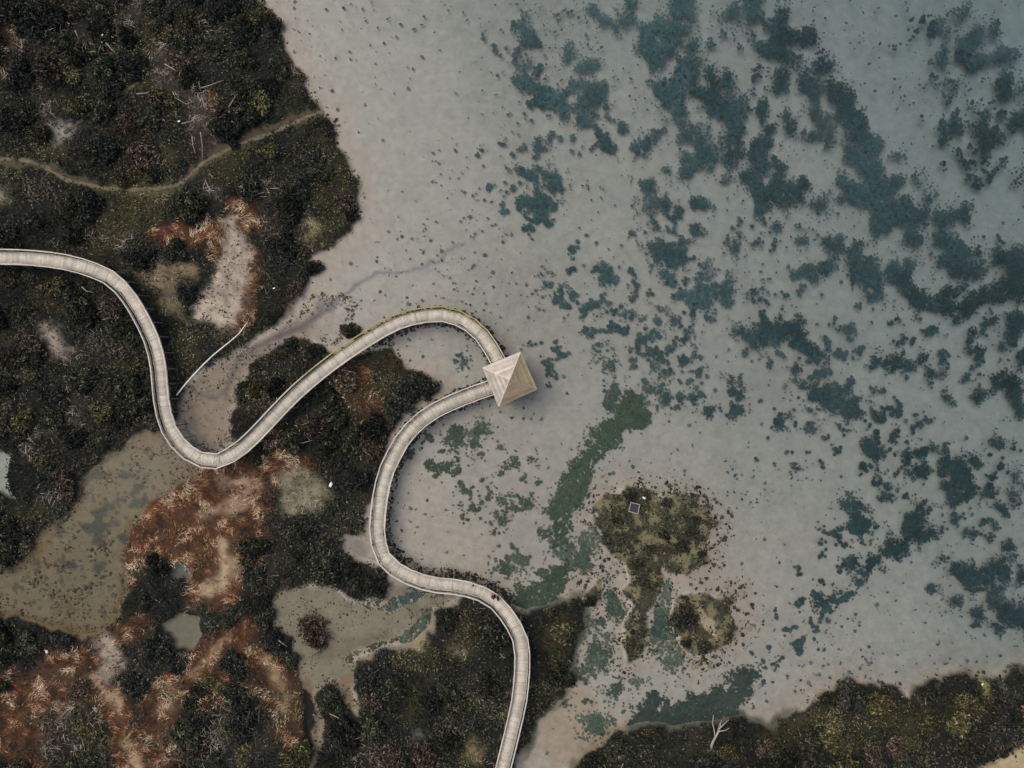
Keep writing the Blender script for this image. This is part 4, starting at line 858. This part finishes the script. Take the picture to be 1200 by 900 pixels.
# ------------------------------------------------------------------ birds
def bird(px, py, rz, s, label, group=None, zoff=0.0):
    z = max(gz(px, py), 0) + zoff; q = W(px, py, z); o = empty('bird', (q.x, q.y, z), rz); tag(o, label, 'bird', group)
    WH = C(236, 232, 224, 1.3); m = MB()
    n = 14; pts = [(-.34,.30,.02),(-.24,.34,.07),(-.10,.37,.12),(.05,.39,.13),(.16,.42,.10),(.24,.50,.05),(.27,.60,.035),(.25,.68,.035),(.29,.72,.045),(.34,.71,.03)]
    m.tube([(x*s, 0, z_*s) for x, z_, _ in pts], [r*s for *_, r in pts], 10, WH); m.build('body', M_paint, o, True)
    m = MB(); m.tube([(.34*s,0,.71*s),(.45*s,0,.69*s)], [.016*s,.004*s], 6, C(196,160,80)); m.build('bill', M_paint, o)
    for sg in (-1, 1):
        m = MB(); m.tube([(.0,sg*.04*s,.30*s),(-.02*s,sg*.045*s,.15*s),(.01*s,sg*.045*s,-.12)], [.015*s,.012*s,.012*s], 6, C(60,56,50)); m.build('leg', M_paint, o)
        m = MB(); m.ellipsoid((-.06*s, sg*.11*s, .38*s), (.26*s,.035*s,.10*s), c=WH*.93); m.build('wing', M_paint, o, True)
bird(389, 567, math.radians(65), 1.15, 'white bird on the dark scrub right of the khaki patch between the boardwalk bends', zoff=.5)
bird(754, 583, math.radians(150), .8, 'white bird on the islet just right of the framed box', zoff=.3)
bird(57, 762, math.radians(105), .85, 'white bird in the dark scrub below the olive pond', zoff=.4)
bird(322, 338, math.radians(20), .55, 'small white bird on the southern tip of the northwest headland', zoff=.7)
bird(1150, 801, math.radians(80), .5, 'small white bird on the southeast shore beside a yellow gap in the scrub', zoff=.3)
bird(211, 143, math.radians(10), .6, 'small white bird amid the grey dead brushwood of the headland', zoff=.5)
bird(121, 42, math.radians(40), .45, 'tiny white bird in the scrub near the top left', zoff=.7)

# ------------------------------------------------------------------ dead wood
def stick(name, label, cat, pts, r0, r1, c, z=None, group=None):
    P = []
    for i, q in enumerate(pts):
        zz = q[2] if len(q) > 2 else max(gz(q[0], q[1]), 0) + (z or .12); P.append(W(q[0], q[1], zz))
    o0 = P[0].copy(); m = MB(); n = len(P); m.tube([p_ - o0 for p_ in P], [r0 + (r1 - r0) * i / (n - 1) for i in range(n)], 8, c)
    o = m.build(name, M_wood, None, True); o.location = o0; return tag(o, label, cat, group)
WPALE = C(206, 196, 178, 1.25)
stick('driftwood_log', 'long thin pale fallen log lying from the bleached straw patch down towards the boardwalk', 'log',
      [(207,463),(217,450.5),(228,438),(239,426.5),(250,416),(261,407),(271,399),(281,390),(290,377)], .09, .05, C(226, 218, 200, 1.4), .75)
for pts, lab in (([(268,144),(280,141),(290,136),(297,132)], 'pale bare branch lying in the dark scrub right of the brushwood'),
                 ([(236,103),(246,100),(254,97),(262,94)], 'thin grey branch jutting right from the brushwood heap'),
                 ([(268,126),(274,116),(279,108),(281,101)], 'thin grey branch in the dark scrub east of the brushwood'),
                 ([(184,107),(198,112),(210,117),(218,122),(228,119)], 'forked pale branch across the middle of the brushwood heap'),
                 ([(160,110),(172,109),(182,105)], 'short pale branch at the left of the brushwood heap'),
                 ([(225,160),(226,170),(229,180)], 'left of two upright pale twigs under the brushwood heap'),
                 ([(235,155),(237,170),(237,188)], 'right of two upright pale twigs under the brushwood heap'),
                 ([(213,145),(224,142),(234,134)], 'thin curved branch at the lower right of the brushwood heap'),
                 ([(193,75),(205,82),(215,88),(224,88)], 'pale curved branch at the top of the brushwood heap'),
                 ([(88,36),(92,45)], 'short pale stick in the dark scrub in the top left'),
                 ([(124,50),(131,58),(137,64)], 'brown branch ending at a pale stone in the top left scrub'),
                 ([(96,336),(101,341),(110,343)], 'small pale bent stick in the dark scrub just below the boardwalk'),
                 ([(384,835),(396,841),(408,847)], 'thin grey fallen stick in the southern scrub'),
                 ([(411,868),(417,866),(423,864)], 'short pale stick in the scrub at the bottom'),
                 ([(326,750),(331,754),(337,758)], 'pale stick at the west edge of the mud flat'),
                 ([(345,519),(355,519),(366,516)], 'thin brown stick above the khaki patch between the boardwalk bends'),
                 ([(728,900),(731,893),(733,885)], 'thin pale stick at the southern bottom shore left of the dead tree')):
    stick('fallen_branch', lab, 'branch', pts, .07, .03, C(152,138,122,1.2), .55)
# bare dead tree leaning over the southeast scrub
dt = empty('dead_tree', W(833.5, 879, gz(833, 879))); tag(dt, 'bare bleached dead tree leaning out of the southern scrub over the algae', 'dead tree'); o4 = Vector(dt.location)
def limb(name, pts, r0, r1):
    m = MB(); P = [W(x, y, z) - o4 for x, y, z in pts]; m.tube(P, [r0 + (r1 - r0) * i / (len(P) - 1) for i in range(len(P))], 8, C(164, 157, 146, 1.2)); m.build(name, M_wood, dt, True)
limb('trunk', [(833.5,879,.3),(834,873,1.2),(836,868,1.7),(839,863,2.0),(842,857,2.2)], .16, .10)
limb('branch', [(838,864,1.95),(837,856,2.2),(835,847,2.5),(836,838,2.8)], .08, .03)
limb('branch', [(841.5,858,2.15),(844,852,2.4),(844,848,2.5),(846,844,2.7)], .08, .025)
limb('branch', [(843,854,2.3),(848,849,2.5),(854,843.5,2.7)], .07, .025)
limb('branch', [(842,857,2.2),(846,856.5,2.4),(850,856,2.5),(855,853,2.6)], .07, .02)
limb('branch', [(840,861,2.05),(842,853,2.3),(843,847,2.5)], .05, .02)
